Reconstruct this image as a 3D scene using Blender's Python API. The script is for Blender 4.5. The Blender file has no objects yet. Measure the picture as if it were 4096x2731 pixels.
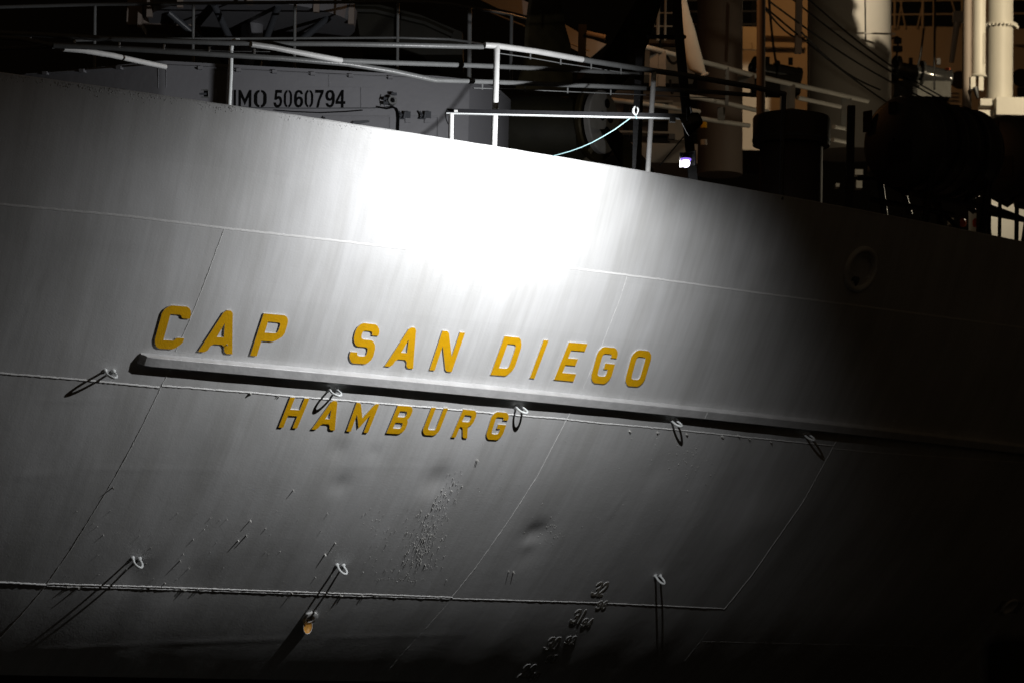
import bpy, math, random
import numpy as np
from mathutils import Vector, Matrix, noise
from mathutils.bvhtree import BVHTree
from mathutils.geometry import tessellate_polygon
random.seed(7)
R = math.radians
S = bpy.context.scene
COL = S.collection

# ------------------------------------------------------------------ camera
F = 11050.0; CX, CY = 2048.0, 1365.5           # focal length and centre in pixels of the 4096 px photograph
CZ = 3.8; PITCH = math.atan(716 / 6345.0); ROLL = 0.025
fw = Vector((0, math.cos(PITCH), math.sin(PITCH))); u0 = Vector((0, -math.sin(PITCH), math.cos(PITCH))); r0 = Vector((1, 0, 0))
rt = r0 * math.cos(ROLL) + u0 * math.sin(ROLL); up = u0 * math.cos(ROLL) - r0 * math.sin(ROLL)
CAM = Vector((0, 0, CZ))
cd = bpy.data.cameras.new('camera'); cam = bpy.data.objects.new('camera', cd); COL.objects.link(cam)
cam.matrix_world = Matrix(((rt.x, up.x, -fw.x, 0), (rt.y, up.y, -fw.y, 0), (rt.z, up.z, -fw.z, CZ), (0, 0, 0, 1)))
cd.sensor_width = 36; cd.lens = 36 * F / 4096; cd.clip_start = 0.3; cd.clip_end = 2000
cd.dof.use_dof = True; cd.dof.focus_distance = 27.5; cd.dof.aperture_fstop = 2.8
S.camera = cam

# ------------------------------------------------------------------ world: clear night sky, practically black
w = bpy.data.worlds.new('World'); S.world = w; w.use_nodes = True
nt = w.node_tree; nt.nodes.clear()
bg = nt.nodes.new('ShaderNodeBackground'); wo = nt.nodes.new('ShaderNodeOutputWorld')
bg.inputs[0].default_value = (0.9, 0.62, 0.36, 1); bg.inputs[1].default_value = 0.004   # faint glow of the harbour town
tc_ = nt.nodes.new('ShaderNodeTexCoord'); sx_ = nt.nodes.new('ShaderNodeSeparateXYZ'); mr_ = nt.nodes.new('ShaderNodeMapRange')
nt.links.new(tc_.outputs['Generated'], sx_.inputs[0]); nt.links.new(sx_.outputs['Y'], mr_.inputs['Value'])
mr_.inputs['From Min'].default_value = .3; mr_.inputs['From Max'].default_value = -.8; mr_.inputs['To Min'].default_value = .0010; mr_.inputs['To Max'].default_value = .020
nt.links.new(mr_.outputs[0], bg.inputs[1])
nt.links.new(bg.outputs[0], wo.inputs[0])
S.view_settings.view_transform = 'Standard'; S.view_settings.look = 'None'
S.view_settings.exposure = 0; S.view_settings.gamma = 1

def ray(x, y): return fw + rt * ((x - CX) / F) + up * ((CY - y) / F)
def at(x, y, Y):
    d = ray(x, y); return CAM + d * (Y / d.y)

# plan curve of the bulwark top and the flare below it (found from the photograph's perspective)
Hz = 8.852; PC = (1.57285685e-02, 7.61444587e-01, 27.5745396)
def E(x): return PC[0] * x * x + PC[1] * x + PC[2]
def ang(x): return math.atan(2 * PC[0] * x + PC[1])
_kn = [(0, .3), (1, .4), (1.3, .5), (2.5, .62), (3.5, .85), (4.4, .98), (5.2, 1.3), (9, 1.5)]
_vv = np.linspace(0, 12, 1201); _sl = np.interp(_vv, [k[0] for k in _kn], [k[1] for k in _kn])
_gg = np.concatenate([[0], np.cumsum(_sl[:-1] * .01)])
def g(v): return float(np.interp(v, _vv, _gg)) if v > 0 else 0.0
def base(u, v):
    a = ang(u); q = g(v)
    return Vector((u - math.sin(a) * q, E(u) + math.cos(a) * q, Hz - v))
def bnorm(u, v):
    e = .01
    n = (base(u + e, v) - base(u - e, v)).cross(base(u, v + e) - base(u, max(v - e, 0)))
    n.normalize()
    return n if n.y < 0 else -n
def uv_of(px, py):
    d = ray(px, py); lo, hi = 15.0, 60.0
    def q(t):
        p = CAM + d * t; a = ang(p.x); v = Hz - p.z
        return (p.y - E(p.x)) * math.cos(a) - g(v)
    for _ in range(50):
        m = (lo + hi) / 2
        if q(m) > 0: hi = m
        else: lo = m
    p = CAM + d * hi; v = Hz - p.z
    return p.x + math.sin(ang(p.x)) * g(v), v
def inb(px, py, off):
    """point on the ray through a pixel that lies `off` metres inboard of the bulwark's top edge"""
    d = ray(px, py); lo, hi = 10.0, 90.0
    for _ in range(50):
        m = (lo + hi) / 2; p = CAM + d * m
        if (p.y - E(p.x)) * math.cos(ang(p.x)) - off > 0: hi = m
        else: lo = m
    return CAM + d * hi

# ------------------------------------------------------------------ lamps
def lamp(name, kind, loc, target, power, col, **k):
    l = bpy.data.lights.new(name, kind); l.energy = power; l.color = col
    for a, b in k.items(): setattr(l, a, b)
    o = bpy.data.objects.new(name, l); COL.objects.link(o); o.location = loc
    if target is not None: o.rotation_euler = (Vector(target) - Vector(loc)).to_track_quat('-Z', 'Y').to_euler()
    return o
FLP = at(2722, 512, 27.2)                        # unlit floodlight under the beam
LED = at(2743, 654, 25.55)                        # the lit lamp that rakes along the hull
AIM = (base(*uv_of(1860, 1120)) - LED).normalized()
hull_light = lamp('lamp_beam', 'SPOT', LED + AIM * .03, LED + AIM, 890, (.985, .99, 1),
                  spot_size=R(130), spot_blend=1.0, shadow_soft_size=.018)
lamp('mast_floodlight', 'SPOT', (14, 40, 17), (9.05, 51.5, 15.1), 5600, (1, .83, .56), spot_size=R(17), spot_blend=.12, shadow_soft_size=.08)
lamp('mast_floodlight', 'SPOT', (4.6, 40, 18), at(3462, 60, 47.2), 2300, (1, .83, .60), spot_size=R(16), spot_blend=.15, shadow_soft_size=.06)
lamp('sodium_lamp_midships', 'POINT', at(3330, -260, 56), None, 90, (1, .45, .13), shadow_soft_size=.15)
lamp('sodium_lamp_aft', 'POINT', at(2600, -80, 36.5), None, 14, (1, .42, .13), shadow_soft_size=.1)
lamp('work_lamp', 'SPOT', at(3010, -160, 36.4), at(2772, 190, 38), 22, (1, .84, .62), spot_size=R(60), spot_blend=.5, shadow_soft_size=.06)
lamp('deck_passage_lamp', 'POINT', at(3560, 690, 42.5), None, 4, (1, .84, .58), shadow_soft_size=.08)
lamp('deck_level_lamp', 'POINT', at(4030, 700, 39.2), None, 45, (1, .86, .62), shadow_soft_size=.1)

# ------------------------------------------------------------------ materials
def mat(name, col, rough=.5, metal=0, spec=.5, bump=0, bscale=30, var=0, vscale=4, emit=None, es=0, coat=0):
    m = bpy.data.materials.new(name); m.use_nodes = True; n = m.node_tree; b = n.nodes['Principled BSDF']
    b.inputs['Base Color'].default_value = (*col, 1); b.inputs['Roughness'].default_value = rough
    b.inputs['Metallic'].default_value = metal; b.inputs['Specular IOR Level'].default_value = spec
    b.inputs['Coat Weight'].default_value = coat
    tc = n.nodes.new('ShaderNodeTexCoord')
    if var:
        t = n.nodes.new('ShaderNodeTexNoise'); t.inputs['Scale'].default_value = vscale; t.inputs['Detail'].default_value = 6
        n.links.new(tc.outputs['Object'], t.inputs['Vector'])
        r = n.nodes.new('ShaderNodeValToRGB'); r.color_ramp.elements[0].position = .3; r.color_ramp.elements[1].position = .7
        r.color_ramp.elements[0].color = (*[c * (1 - var) for c in col], 1); r.color_ramp.elements[1].color = (*col, 1)
        n.links.new(t.outputs[0], r.inputs[0]); n.links.new(r.outputs[0], b.inputs['Base Color'])
    if bump:
        t = n.nodes.new('ShaderNodeTexNoise'); t.inputs['Scale'].default_value = bscale; t.inputs['Detail'].default_value = 5
        n.links.new(tc.outputs['Object'], t.inputs['Vector'])
        bp = n.nodes.new('ShaderNodeBump'); bp.inputs['Strength'].default_value = bump; bp.inputs['Distance'].default_value = .01
        n.links.new(t.outputs[0], bp.inputs['Height']); n.links.new(bp.outputs[0], b.inputs['Normal'])
    if emit:
        b.inputs['Emission Color'].default_value = (*emit, 1); b.inputs['Emission Strength'].default_value = es
    return m
def hull_mat():
    m = bpy.data.materials.new('white_hull_paint'); m.use_nodes = True; n = m.node_tree; b = n.nodes['Principled BSDF']; L = n.links.new
    uv = n.nodes.new('ShaderNodeUVMap'); uv.uv_map = 'UVMap'
    def nz(scale, sx, sy, det=4, rough=.55):
        mp = n.nodes.new('ShaderNodeMapping'); mp.inputs['Scale'].default_value = (sx, sy, 1); L(uv.outputs[0], mp.inputs[0])
        t = n.nodes.new('ShaderNodeTexNoise'); t.inputs['Scale'].default_value = scale; t.inputs['Detail'].default_value = det
        t.inputs['Roughness'].default_value = rough; L(mp.outputs[0], t.inputs['Vector']); return t.outputs[0]
    def ramp(s, p0, c0, p1, c1):
        r = n.nodes.new('ShaderNodeValToRGB'); e = r.color_ramp.elements
        e[0].position = p0; e[1].position = p1; e[0].color = (*c0, 1); e[1].color = (*c1, 1); L(s, r.inputs[0]); return r.outputs[0]
    def mul(a, b_, f=1):
        x = n.nodes.new('ShaderNodeMix'); x.data_type = 'RGBA'; x.blend_type = 'MULTIPLY'; x.inputs[0].default_value = f
        L(a, x.inputs[6]); L(b_, x.inputs[7]); return x.outputs[2]
    st = ramp(nz(1, 4.5, .5, 6, .6), .34, (.665, .665, .66), .58, (.765, .77, .775))     # rain streaks running down the plating
    st2 = ramp(nz(1, 22, .7, 3), .3, (.93, .93, .93), .62, (1, 1, 1))
    bl = ramp(nz(1, .55, .5, 3), .34, (.80, .80, .79), .62, (1, 1, 1))               # soft dirt
    c = mul(mul(st, st2), bl)
    bk = n.nodes.new('ShaderNodeTexBrick'); L(uv.outputs[0], bk.inputs['Vector']); bk.inputs['Scale'].default_value = 1; bk.inputs['Mortar Size'].default_value = 0
    bk.inputs['Brick Width'].default_value = 1.37; bk.inputs['Row Height'].default_value = .56; bk.inputs['Color1'].default_value = (.96, .96, .96, 1); bk.inputs['Color2'].default_value = (1, 1, 1, 1); bk.inputs['Bias'].default_value = .3
    c = mul(c, bk.outputs[0])
    rust = ramp(nz(1, 16, 3.2, 5, .75), .735, (1, 1, 1), .80, (.55, .36, .22))
    c = mul(c, rust)
    L(c, b.inputs['Base Color'])
    b.inputs['Roughness'].default_value = .42; b.inputs['Specular IOR Level'].default_value = .35
    h1 = nz(1, 60, 60, 3); h2 = nz(1, 18, 2.2, 3); h3 = nz(1, 5, 5, 4)
    s = n.nodes.new('ShaderNodeMath'); s.operation = 'MULTIPLY_ADD'; s.inputs[1].default_value = .25; L(h2, s.inputs[0]); L(h1, s.inputs[2])
    s2 = n.nodes.new('ShaderNodeMath'); s2.operation = 'MULTIPLY_ADD'; s2.inputs[1].default_value = 2.5; L(h3, s2.inputs[0]); L(s.outputs[0], s2.inputs[2])
    bp = n.nodes.new('ShaderNodeBump'); bp.inputs['Strength'].default_value = .28; bp.inputs['Distance'].default_value = .004
    L(s2.outputs[0], bp.inputs['Height']); L(bp.outputs[0], b.inputs['Normal'])
    return m
M = dict(
    hull=hull_mat(),
    white=mat('white_paint', (.74, .74, .73), .38, bump=.25, bscale=45, var=.12, vscale=9),
    rough_white=mat('thick_white_paint', (.72, .72, .71), .45, bump=.8, bscale=90, var=.15, vscale=20),
    strake=mat('strake_paint', (.66, .66, .66), .42, bump=.35, bscale=22, var=.2, vscale=6),
    bead=mat('weld_bead_paint', (.84, .84, .83), .33, bump=.15, bscale=60),
    halo=mat('violet_lamp_halo', (.3, .2, 1), .5, emit=(.36, .2, 1), es=.9),  # emissive violet for the glow around the lamp
    chip=mat('chipped_paint_edge', (.88, .87, .83), .4, var=.75, vscale=45),
    vent=mat('dark_ventilator_paint', (.075, .06, .055), .6, bump=.2, var=.3, vscale=3),
    pipe=mat('shade_toned_pipe_paint', (.18, .185, .185), .35, bump=.2, bscale=60, var=.15, vscale=14),  # pipe paint darkened for the shade on the rails
    wall=mat('deckhouse_paint', (.20, .20, .215), .5, bump=.25, bscale=14, var=.12, vscale=2),
    gold=mat('gold_letter_paint', (.84, .45, .006), .48, spec=.25, bump=.35, bscale=70, var=.14, vscale=16),
    dgold=mat('dull_ochre_mark_paint', (.34, .31, .25), .6),
    black=mat('black_steel', (.012, .012, .014), .45, bump=.2),
    dgrey=mat('dark_grey_beam', (.07, .075, .085), .4),
    stencil=mat('black_stencil_paint', (.004, .004, .004), .85, spec=.05),
    bronze=mat('dull_bronze', (.065, .05, .022), .42, metal=.55, bump=.5, bscale=16, var=.5, vscale=5),
    cone=mat('dark_propeller_hub_paint', (.022, .02, .012), .5, bump=.3, bscale=8, var=.4, vscale=3),
    flange=mat('worn_grey_flange', (.30, .29, .27), .55, var=.25, vscale=7),
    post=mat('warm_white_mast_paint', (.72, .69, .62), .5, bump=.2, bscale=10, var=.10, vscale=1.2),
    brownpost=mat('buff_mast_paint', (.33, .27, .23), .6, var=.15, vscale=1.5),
    sup=mat('superstructure_paint', (.58, .52, .45), .55, var=.12, vscale=.8),
    raft=mat('raft_canister', (.055, .055, .06), .5, bump=.2, bscale=6),
    raftdark=mat('black_raft_label', (.004, .004, .005), .6),
    orange=mat('orange_plastic', (.75, .13, .03), .5),
    rope=mat('pale_blue_rope', (.45, .72, .75), .7, bump=.6, bscale=200),
    wire=mat('dark_wire', (.02, .02, .018), .6),
    hook=mat('bare_white_hook', (.85, .88, .88), .35),
    ochre=mat('rusty_amber_scupper', (.85, .42, .07), .5, var=.55, vscale=30, bump=.4, bscale=60),
    glass=mat('dark_glass', (.01, .012, .015), .08, spec=.8),
    canvas=mat('pale_canvas', (.72, .68, .60), .8, var=.1, vscale=4, bump=.3, bscale=8),
    led=mat('lit_lamp_face', (1, 1, 1), .5, emit=(.84, .78, 1), es=2.6),
    chrome=mat('lamp_housing', (.03, .03, .03), .12, spec=.9, bump=.4, bscale=12),
    lens=mat('lamp_lens', (1, 1, 1), .3, emit=(1, .98, .95), es=30),
    rubber=mat('black_rubber', (.006, .006, .006), .7),
    water=mat('dark_harbour_water', (.01, .014, .015), .08, bump=.6, bscale=1.2),
    concrete=mat('quay_concrete', (.25, .24, .22), .85, bump=.6, bscale=8, var=.3, vscale=1.5),
    boot=mat('dark_red_bottom_paint', (.05, .018, .014), .6, bump=.3, bscale=12, var=.3, vscale=2),
    deck=mat('deck_paint', (.10, .055, .04), .7, bump=.4, bscale=10, var=.3, vscale=2),
)

# ------------------------------------------------------------------ mesh builder
class MB:
    def __init__(s): s.v = []; s.f = []; s.mi = []; s.uv = None
    def add(s, vs, fs, mi=0):
        o = len(s.v); s.v += [Vector(p) for p in vs]; s.f += [tuple(i + o for i in f) for f in fs]; s.mi += [mi] * len(fs); return s
    def quadbox(s, c8, mi=0):
        return s.add(c8, [(0, 1, 2, 3), (7, 6, 5, 4), (0, 4, 5, 1), (1, 5, 6, 2), (2, 6, 7, 3), (3, 7, 4, 0)], mi)
    def box(s, c, sx, sy, sz, ax=None, mi=0):
        c = Vector(c); X, Y, Z = ax or (Vector((1, 0, 0)), Vector((0, 1, 0)), Vector((0, 0, 1)))
        X = X * sx / 2; Y = Y * sy / 2; Z = Z * sz / 2
        return s.quadbox([c - X - Y - Z, c + X - Y - Z, c + X + Y - Z, c - X + Y - Z, c - X - Y + Z, c + X - Y + Z, c + X + Y + Z, c - X + Y + Z], mi)
    def tube(s, pts, r, n=12, caps=True, mi=0):
        pts = [Vector(p) for p in pts]; rs = r if isinstance(r, (list, tuple)) else [r] * len(pts)
        vs = []; fs = []; prev = None
        for i, p in enumerate(pts):
            t = (pts[min(i + 1, len(pts) - 1)] - pts[max(i - 1, 0)]).normalized()
            if prev is None: a = t.orthogonal().normalized()
            else:
                a = prev - t * prev.dot(t); a.normalize()
            prev = a; b = t.cross(a)
            k = 1.0
            if 0 < i < len(pts) - 1:
                c = (pts[i] - pts[i - 1]).normalized().dot((pts[i + 1] - pts[i]).normalized()); k = 1 / max(.55, math.sqrt(max(.05, (1 + c) / 2)))
            for j in range(n):
                th = 2 * math.pi * j / n; vs.append(p + (a * math.cos(th) + b * math.sin(th)) * rs[i] * (k if k < 1.3 else 1.3))
        for i in range(len(pts) - 1):
            for j in range(n):
                j2 = (j + 1) % n; fs.append((i * n + j, i * n + j2, (i + 1) * n + j2, (i + 1) * n + j))
        if caps: fs += [tuple(range(n - 1, -1, -1)), tuple((len(pts) - 1) * n + j for j in range(n))]
        return s.add(vs, fs, mi)
    def lathe(s, c, axis, prof, n=32, mi=0, a0=0, a1=2 * math.pi, sq=1.0):
        """prof: list of (distance along axis, radius)"""
        c = Vector(c); t = Vector(axis).normalized(); a = t.orthogonal().normalized()
        if abs(t.z) < .9:
            a = (Vector((0, 0, 1)) - t * t.z).normalized()
        b = t.cross(a); vs = []; fs = []; full = abs(a1 - a0 - 2 * math.pi) < 1e-6; m = n if full else n + 1
        for d, r in prof:
            for j in range(m):
                th = a0 + (a1 - a0) * j / n; vs.append(c + t * d + (a * math.cos(th) + b * math.sin(th) * sq) * max(r, 1e-4))
        for i in range(len(prof) - 1):
            for j in range(n):
                j2 = (j + 1) % m; fs.append((i * m + j, i * m + j2, (i + 1) * m + j2, (i + 1) * m + j))
        return s.add(vs, fs, mi)
    def slab(s, pts, thick, mi=0):
        """planar outline -> solid, `thick` is the extrusion vector"""
        pts = [Vector(p) for p in pts]; n = len(pts); T = Vector(thick)
        tris = tessellate_polygon([pts]); vs = pts + [p + T for p in pts]
        fs = [tuple(t) for t in tris] + [(t[2] + n, t[1] + n, t[0] + n) for t in tris] + [(i, (i + 1) % n, (i + 1) % n + n, i + n) for i in range(n)]
        return s.add(vs, fs, mi)
    def build(s, name, mats, parent=None, smooth=None, **props):
        if not isinstance(mats, (list, tuple)): mats = [mats]
        me = bpy.data.meshes.new(name)
        o = bpy.data.objects.new(name, me); COL.objects.link(o)
        org = Vector((0, 0, 0))
        if parent is None:
            xs = [p.x for p in s.v]; ys = [p.y for p in s.v]; zs = [p.z for p in s.v]
            org = Vector(((min(xs) + max(xs)) / 2, (min(ys) + max(ys)) / 2, min(zs))); o.location = org
        else:
            q = parent
            while q is not None: org = org + Vector(q.location); q = q.parent
            o.parent = parent
        me.from_pydata([p - org for p in s.v], [], s.f)
        for m in mats: me.materials.append(m)
        if len(mats) > 1: me.polygons.foreach_set('material_index', s.mi)
        if s.uv is not None:
            l = me.uv_layers.new(name='UVMap'); idx = np.empty(len(me.loops), dtype=np.int32); me.loops.foreach_get('vertex_index', idx)
            l.data.foreach_set('uv', np.asarray(s.uv, dtype=np.float32)[idx].ravel())
        me.validate(); me.update()
        if smooth is not False:
            me.polygons.foreach_set('use_smooth', [True] * len(me.polygons))
            try: me.set_sharp_from_angle(angle=R(smooth or 35))
            except Exception: pass
        for k, v in props.items(): o[k] = v
        return o
def thing(name, loc, label, cat, group=None):
    o = bpy.data.objects.new(name, None); COL.objects.link(o); o.location = loc; o.empty_display_size = .3
    o['label'] = label; o['category'] = cat
    if group: o['group'] = group
    return o
def tag(o, label, cat, group=None):
    o['label'] = label; o['category'] = cat
    if group: o['group'] = group
    return o

# ------------------------------------------------------------------ ground level
mb = MB(); mb.add([(-600, 14, 0), (600, 14, 0), (600, 1500, 0), (-600, 1500, 0)], [(0, 1, 2, 3)]); mb.build('water', M['water'], kind='structure')
mb = MB(); mb.box((0, -43, 1.05), 1200, 114, 2.3); mb.build('quay', M['concrete'], kind='structure')

# ------------------------------------------------------------------ the ship
ship = thing('cargo_ship', (2, 31, 0), 'white ship with flared hull, raised gold lettering and lit masts behind', 'ship')

def gauss(d2, s): return math.exp(-d2 / (2 * s * s))
DENT = []
for px, py, s, d in [(2152, 2138, .09, .030), (2135, 2175, .06, -.012), (1754, 1925, .10, .026), (1371, 1940, .07, .014), (1366, 1800, .07, .012), (1507, 1810, .05, .006),
                     (2130, 2215, .10, .010), (560, 2290, .12, .012), (820, 2330, .16, .012), (2640, 1880, .12, .008), (2980, 1990, .25, .016), (3080, 2080, .2, -.012),
                     (1900, 2060, .3, .010), (700, 1950, .3, .008), (3000, 1090, .10, .014), (3060, 1060, .10, -.014), (2760, 1050, .14, .010), (2850, 1000, .12, -.010), (1200, 2100, .3, -.01)]:
    u, v = uv_of(px, py); DENT.append((u, v, s, d))
def seg(a, b): return uv_of(*a) + uv_of(*b)
RIDGE = [(seg((120, 2600), (640, 2575)), .02, .003), (seg((640, 2575), (1300, 2552)), .02, .004), (seg((1300, 2552), (1900, 2535)), .02, .0025),
         (seg((2436, 2082), (2510, 1969)), .02, .005), (seg((120, 1605), (465, 1594)), .025, .004), (seg((40, 1905), (300, 1890)), .03, .004), (seg((300, 1872), (950, 1880)), .02, .0025),
         (seg((1300, 1866), (1820, 1868)), .02, .002), (seg((190, 1050), (120, 1200)), .03, -.004), (seg((120, 1200), (20, 1420)), .03, -.004), (seg((0, 940), (700, 985)), .04, .003)]
def disp(u, v):
    d = .010 * noise.noise(Vector((u * .55, v * .45, 1.3))) + .0035 * noise.noise(Vector((u * 1.6, v * .8, 7.7)))
    lower = min(1, max(0, (v - 2.5) / .5))
    d += lower * .0030 * math.cos(2 * math.pi * (u + .25 * noise.noise(Vector((0, v, 3)))) / .66) * (.4 + .9 * abs(noise.noise(Vector((u * .7, v * .5, 9)))))
    d += .0012 * math.cos(2 * math.pi * u / .62) * (1 - lower)
    for du, dv, s, k in DENT:
        q = (u - du) ** 2 + (v - dv) ** 2
        if q < 9 * s * s: d -= k * gauss(q, s)
    for (a, b, c, e), s, k in RIDGE:
        L2 = (c - a) ** 2 + (e - b) ** 2; t = ((u - a) * (c - a) + (v - b) * (e - b)) / L2; t = 0 if t < 0 else 1 if t > 1 else t
        q = (u - a - t * (c - a)) ** 2 + (v - b - t * (e - b)) ** 2
        if q < 12 * s * s: d += .45 * k * gauss(q, s) * min(1, 4 * t + .15, 4 * (1 - t) + .15)
    return d
FAIR = uv_of(3443, 1078); SCUP = uv_of(1272, 2470); FAIR2 = uv_of(4052, 2425)
HOLES = [(FAIR, .185), (SCUP, .062), (FAIR2, .09)]
us = list(np.arange(-13, -5, .4)) + list(np.arange(-5, 7.2, .02)) + list(np.arange(7.2, 26, .4))
vs_ = list(np.arange(0, .1, .02)) + list(np.arange(.1, 5.2, .022)) + list(np.arange(5.2, 9.3, .2))
hb = MB(); uvs = []
VS = []
for v in vs_:
    for u in us:
        p = base(u, v)
        if -5.2 < u < 7.4 and v < 5.4: p = p + bnorm(u, v) * disp(u, v)
        VS.append(p); uvs.append((u, v))
nu = len(us); FS = []; MI = []
for j in range(len(vs_) - 1):
    for i in range(nu - 1):
        cu, cv = (us[i] + us[i + 1]) / 2, (vs_[j] + vs_[j + 1]) / 2
        k = False
        for (hu, hv), hr in HOLES:
            if (cu - hu) ** 2 * 1.5 + (cv - hv) ** 2 * 1.4 < hr * hr: k = True
        if k: continue
        FS.append((j * nu + i, j * nu + i + 1, (j + 1) * nu + i + 1, (j + 1) * nu + i)); MI.append(0 if cv < 5.45 else 1)
BVH = BVHTree.FromPolygons(VS, FS)
def hp(px, py):
    d = ray(px, py); loc, n, i, t = BVH.ray_cast(CAM, d.normalized())
    if loc is None:
        u, v = uv_of(px, py); return base(u, v), bnorm(u, v)
    u, v = uv_of(px, py)
    return loc, bnorm(u, v)
hb.v = VS; hb.f = FS; hb.mi = MI; hb.uv = uvs
# inner bulwark plate and its rough top edge
o = len(hb.v); uu = list(np.arange(-13, 26, .1))
for u in uu:
    a = ang(u); n = Vector((-math.sin(a), math.cos(a), 0)); p = base(u, 0)
    for q in (p, p + Vector((0, 0, .012)) + n * .004, p + Vector((0, 0, .012)) + n * .022, p + n * .026, base(u, 1.1) + n * .03):
        hb.v.append(q + Vector((0, 0, .004 * noise.noise(q * 6)))); hb.uv.append((u, 0))
for i in range(len(uu) - 1):
    for k in range(4):
        hb.f.append((o + i * 5 + k, o + i * 5 + k + 1, o + i * 5 + 5 + k + 1, o + i * 5 + 5 + k)); hb.mi.append(0)
# paint blisters, rust scabs and weld spatter standing proud of the plating
def flake(px, py, l, wd):
    P, N = hp(px, py); t = N.orthogonal().normalized(); t.rotate(Matrix.Rotation(random.uniform(0, 6.3), 3, N)); b = N.cross(t)
    k = random.uniform(.6, 1.4); o = len(hb.v); j = random.uniform(-.4, .4)
    ring = [P + (t * math.cos(a) * wd * k + b * math.sin(a) * wd / k) * random.uniform(.7, 1.2) - N * .002 for a in (0, 1.26, 2.51, 3.77, 5.03)]
    top = [P + (r_ - P) * .45 + N * l * random.uniform(.8, 1.1) + t * j * wd for r_ in ring]
    hb.v += ring + top; c = uv_of(px, py); hb.uv += [c] * 10
    for i in range(5): hb.f.append((o + i, o + (i + 1) % 5, o + 5 + (i + 1) % 5, o + 5 + i)); hb.mi.append(2)
    hb.f.append((o + 5, o + 6, o + 7, o + 8, o + 9)); hb.mi.append(2)
rg = random.gauss; ru = random.uniform
for i in range(190):                                       # the scabby band below the port's name
    t = random.random() ** .8; x = 1830 - 200 * t; y = 1890 + 380 * t
    flake(x + rg(0, 24), y + rg(0, 20), ru(.004, .024), ru(.0018, .0055))
for i in range(60): flake(rg(1690, 30), rg(2175, 40), ru(.006, .024), ru(.002, .006))
for i in range(110): flake(ru(1450, 1800), ru(2030, 2330), ru(.003, .018), ru(.0015, .0045))
for i in range(55): flake(ru(250, 1350), ru(2040, 2330), ru(.004, .028), ru(.0015, .005))
for i in range(70): flake(rg(2760, 60), rg(1830, 60), ru(.003, .011), ru(.002, .006))
for i in range(60): flake(ru(1850, 2700), ru(1700, 2150), ru(.002, .008), ru(.002, .004))
for i in range(40): flake(rg(2200, 30), rg(2120, 35), ru(.003, .01), ru(.002, .006))
for i in range(50): flake(1500 + i * 4 + rg(0, 6), 2316 + rg(0, 4), ru(.002, .006), ru(.002, .005))
for x, y in [(905, 1375), (720, 2240), (985, 2140), (952, 2160), (1300, 2215), (1340, 2170), (1000, 2080), (2034, 2283), (2053, 2285), (1173, 1958), (450, 1948), (1910, 1838), (1905, 1838)]:
    flake(x, y, .035, .008)
for i in range(800):                                       # lumpy chipped paint along the top edge
    x = ru(0, 3100); u, v = uv_of(x, np.interp(x, [0, 911, 1990, 3100], [300, 428, 597, 790]) + 6)
    P, N = base(u, 0), bnorm(u, .05); q = abs(rg(0, .03)); wd = ru(.004, .011)
    c = base(u, q); t = Vector((math.cos(ang(u)), math.sin(ang(u)), 0)); b = N.cross(t); o = len(hb.v)
    hb.v += [c + t * wd - N * .002, c + b * wd - N * .002, c - t * wd - N * .002, c - b * wd - N * .002, c + N * ru(.001, .004)]; hb.uv += [(u, q)] * 5
    hb.f += [(o, o + 1, o + 4), (o + 1, o + 2, o + 4), (o + 2, o + 3, o + 4), (o + 3, o, o + 4)]; hb.mi += [0] * 4
for x, y in [(2517, 1722), (2629, 1727), (2745, 1735), (2885, 1745), (2886, 1742), (2952, 1740), (2993, 1752), (3080, 1765), (270, 2344), (312, 2348), (725, 2352), (735, 2356), (790, 2352), (1165, 2369), (1360, 2376), (1362, 2377), (1448, 2380), (1000, 1572), (1110, 1582)]:
    flake(x, y, ru(.016, .03), ru(.008, .016)); flake(x + 6, y + 3, ru(.01, .02), ru(.006, .012))
hull = hb.build('hull', [M['hull'], M['boot'], M['chip']], ship, smooth=50)

def seam(pts, r=.0085, jit=.35, sink=None):
    if sink is None: sink = .25 * r
    jit *= .4
    mb = MB(); P = []
    for (x0, y0), (x1, y1) in zip(pts, pts[1:]):
        n = max(2, int(math.hypot(x1 - x0, y1 - y0) / 9))
        for i in range(n):
            P.append((x0 + (x1 - x0) * i / n, y0 + (y1 - y0) * i / n))
    P.append(pts[-1]); Q = []; rs = []
    for i, (x, y) in enumerate(P):
        k, n = hp(x + rg(0, .5), y + rg(0, .5)); Q.append(k + n * (ru(-.001, .001) - sink)); rs.append(r * (1 + jit * noise.noise(Vector((i * .9, r * 900, 0))) + ru(-jit, jit) * .5))
    mb.tube(Q, rs, n=8, caps=False)
    return mb.build('weld_seam', M['bead'], hull)
W1 = [(-60, 812), (0, 818), (522, 867), (897, 914), (1567, 989), (2220, 1066), (2516, 1102), (3047, 1175), (3553, 1240), (4140, 1318)]
seam(W1, .022, .05, .0175)
seam([(-60, 1487), (0, 1492), (312, 1517), (638, 1549)], .011, .4)
seam([(647, 1542), (1000, 1569), (1163, 1584), (1700, 1627), (2044, 1658), (2270, 1676)], .010, .45)
seam([(2270, 1677), (2400, 1691), (2696, 1717), (3012, 1750), (3334, 1782)], .009, .5)
seam([(3329, 1793), (3500, 1809), (4140, 1852)], .006)
seam([(-60, 2324), (0, 2327), (185, 2337)], .012)
seam([(187, 2333), (595, 2345), (1400, 2373), (1810, 2387)], .009, .6)
seam([(187, 2342), (595, 2353), (1400, 2381), (1800, 2393)], .008, .6)
seam([(1810, 2392), (2392, 2409), (2900, 2433)], .007)
seam([(2810, 2564), (3316, 2576), (3803, 2583), (4140, 2590)], .004, .3, .003)
seam([(897, 914), (862, 1010), (811, 1150), (755, 1290), (702, 1405)], .0052, .8)
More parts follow.
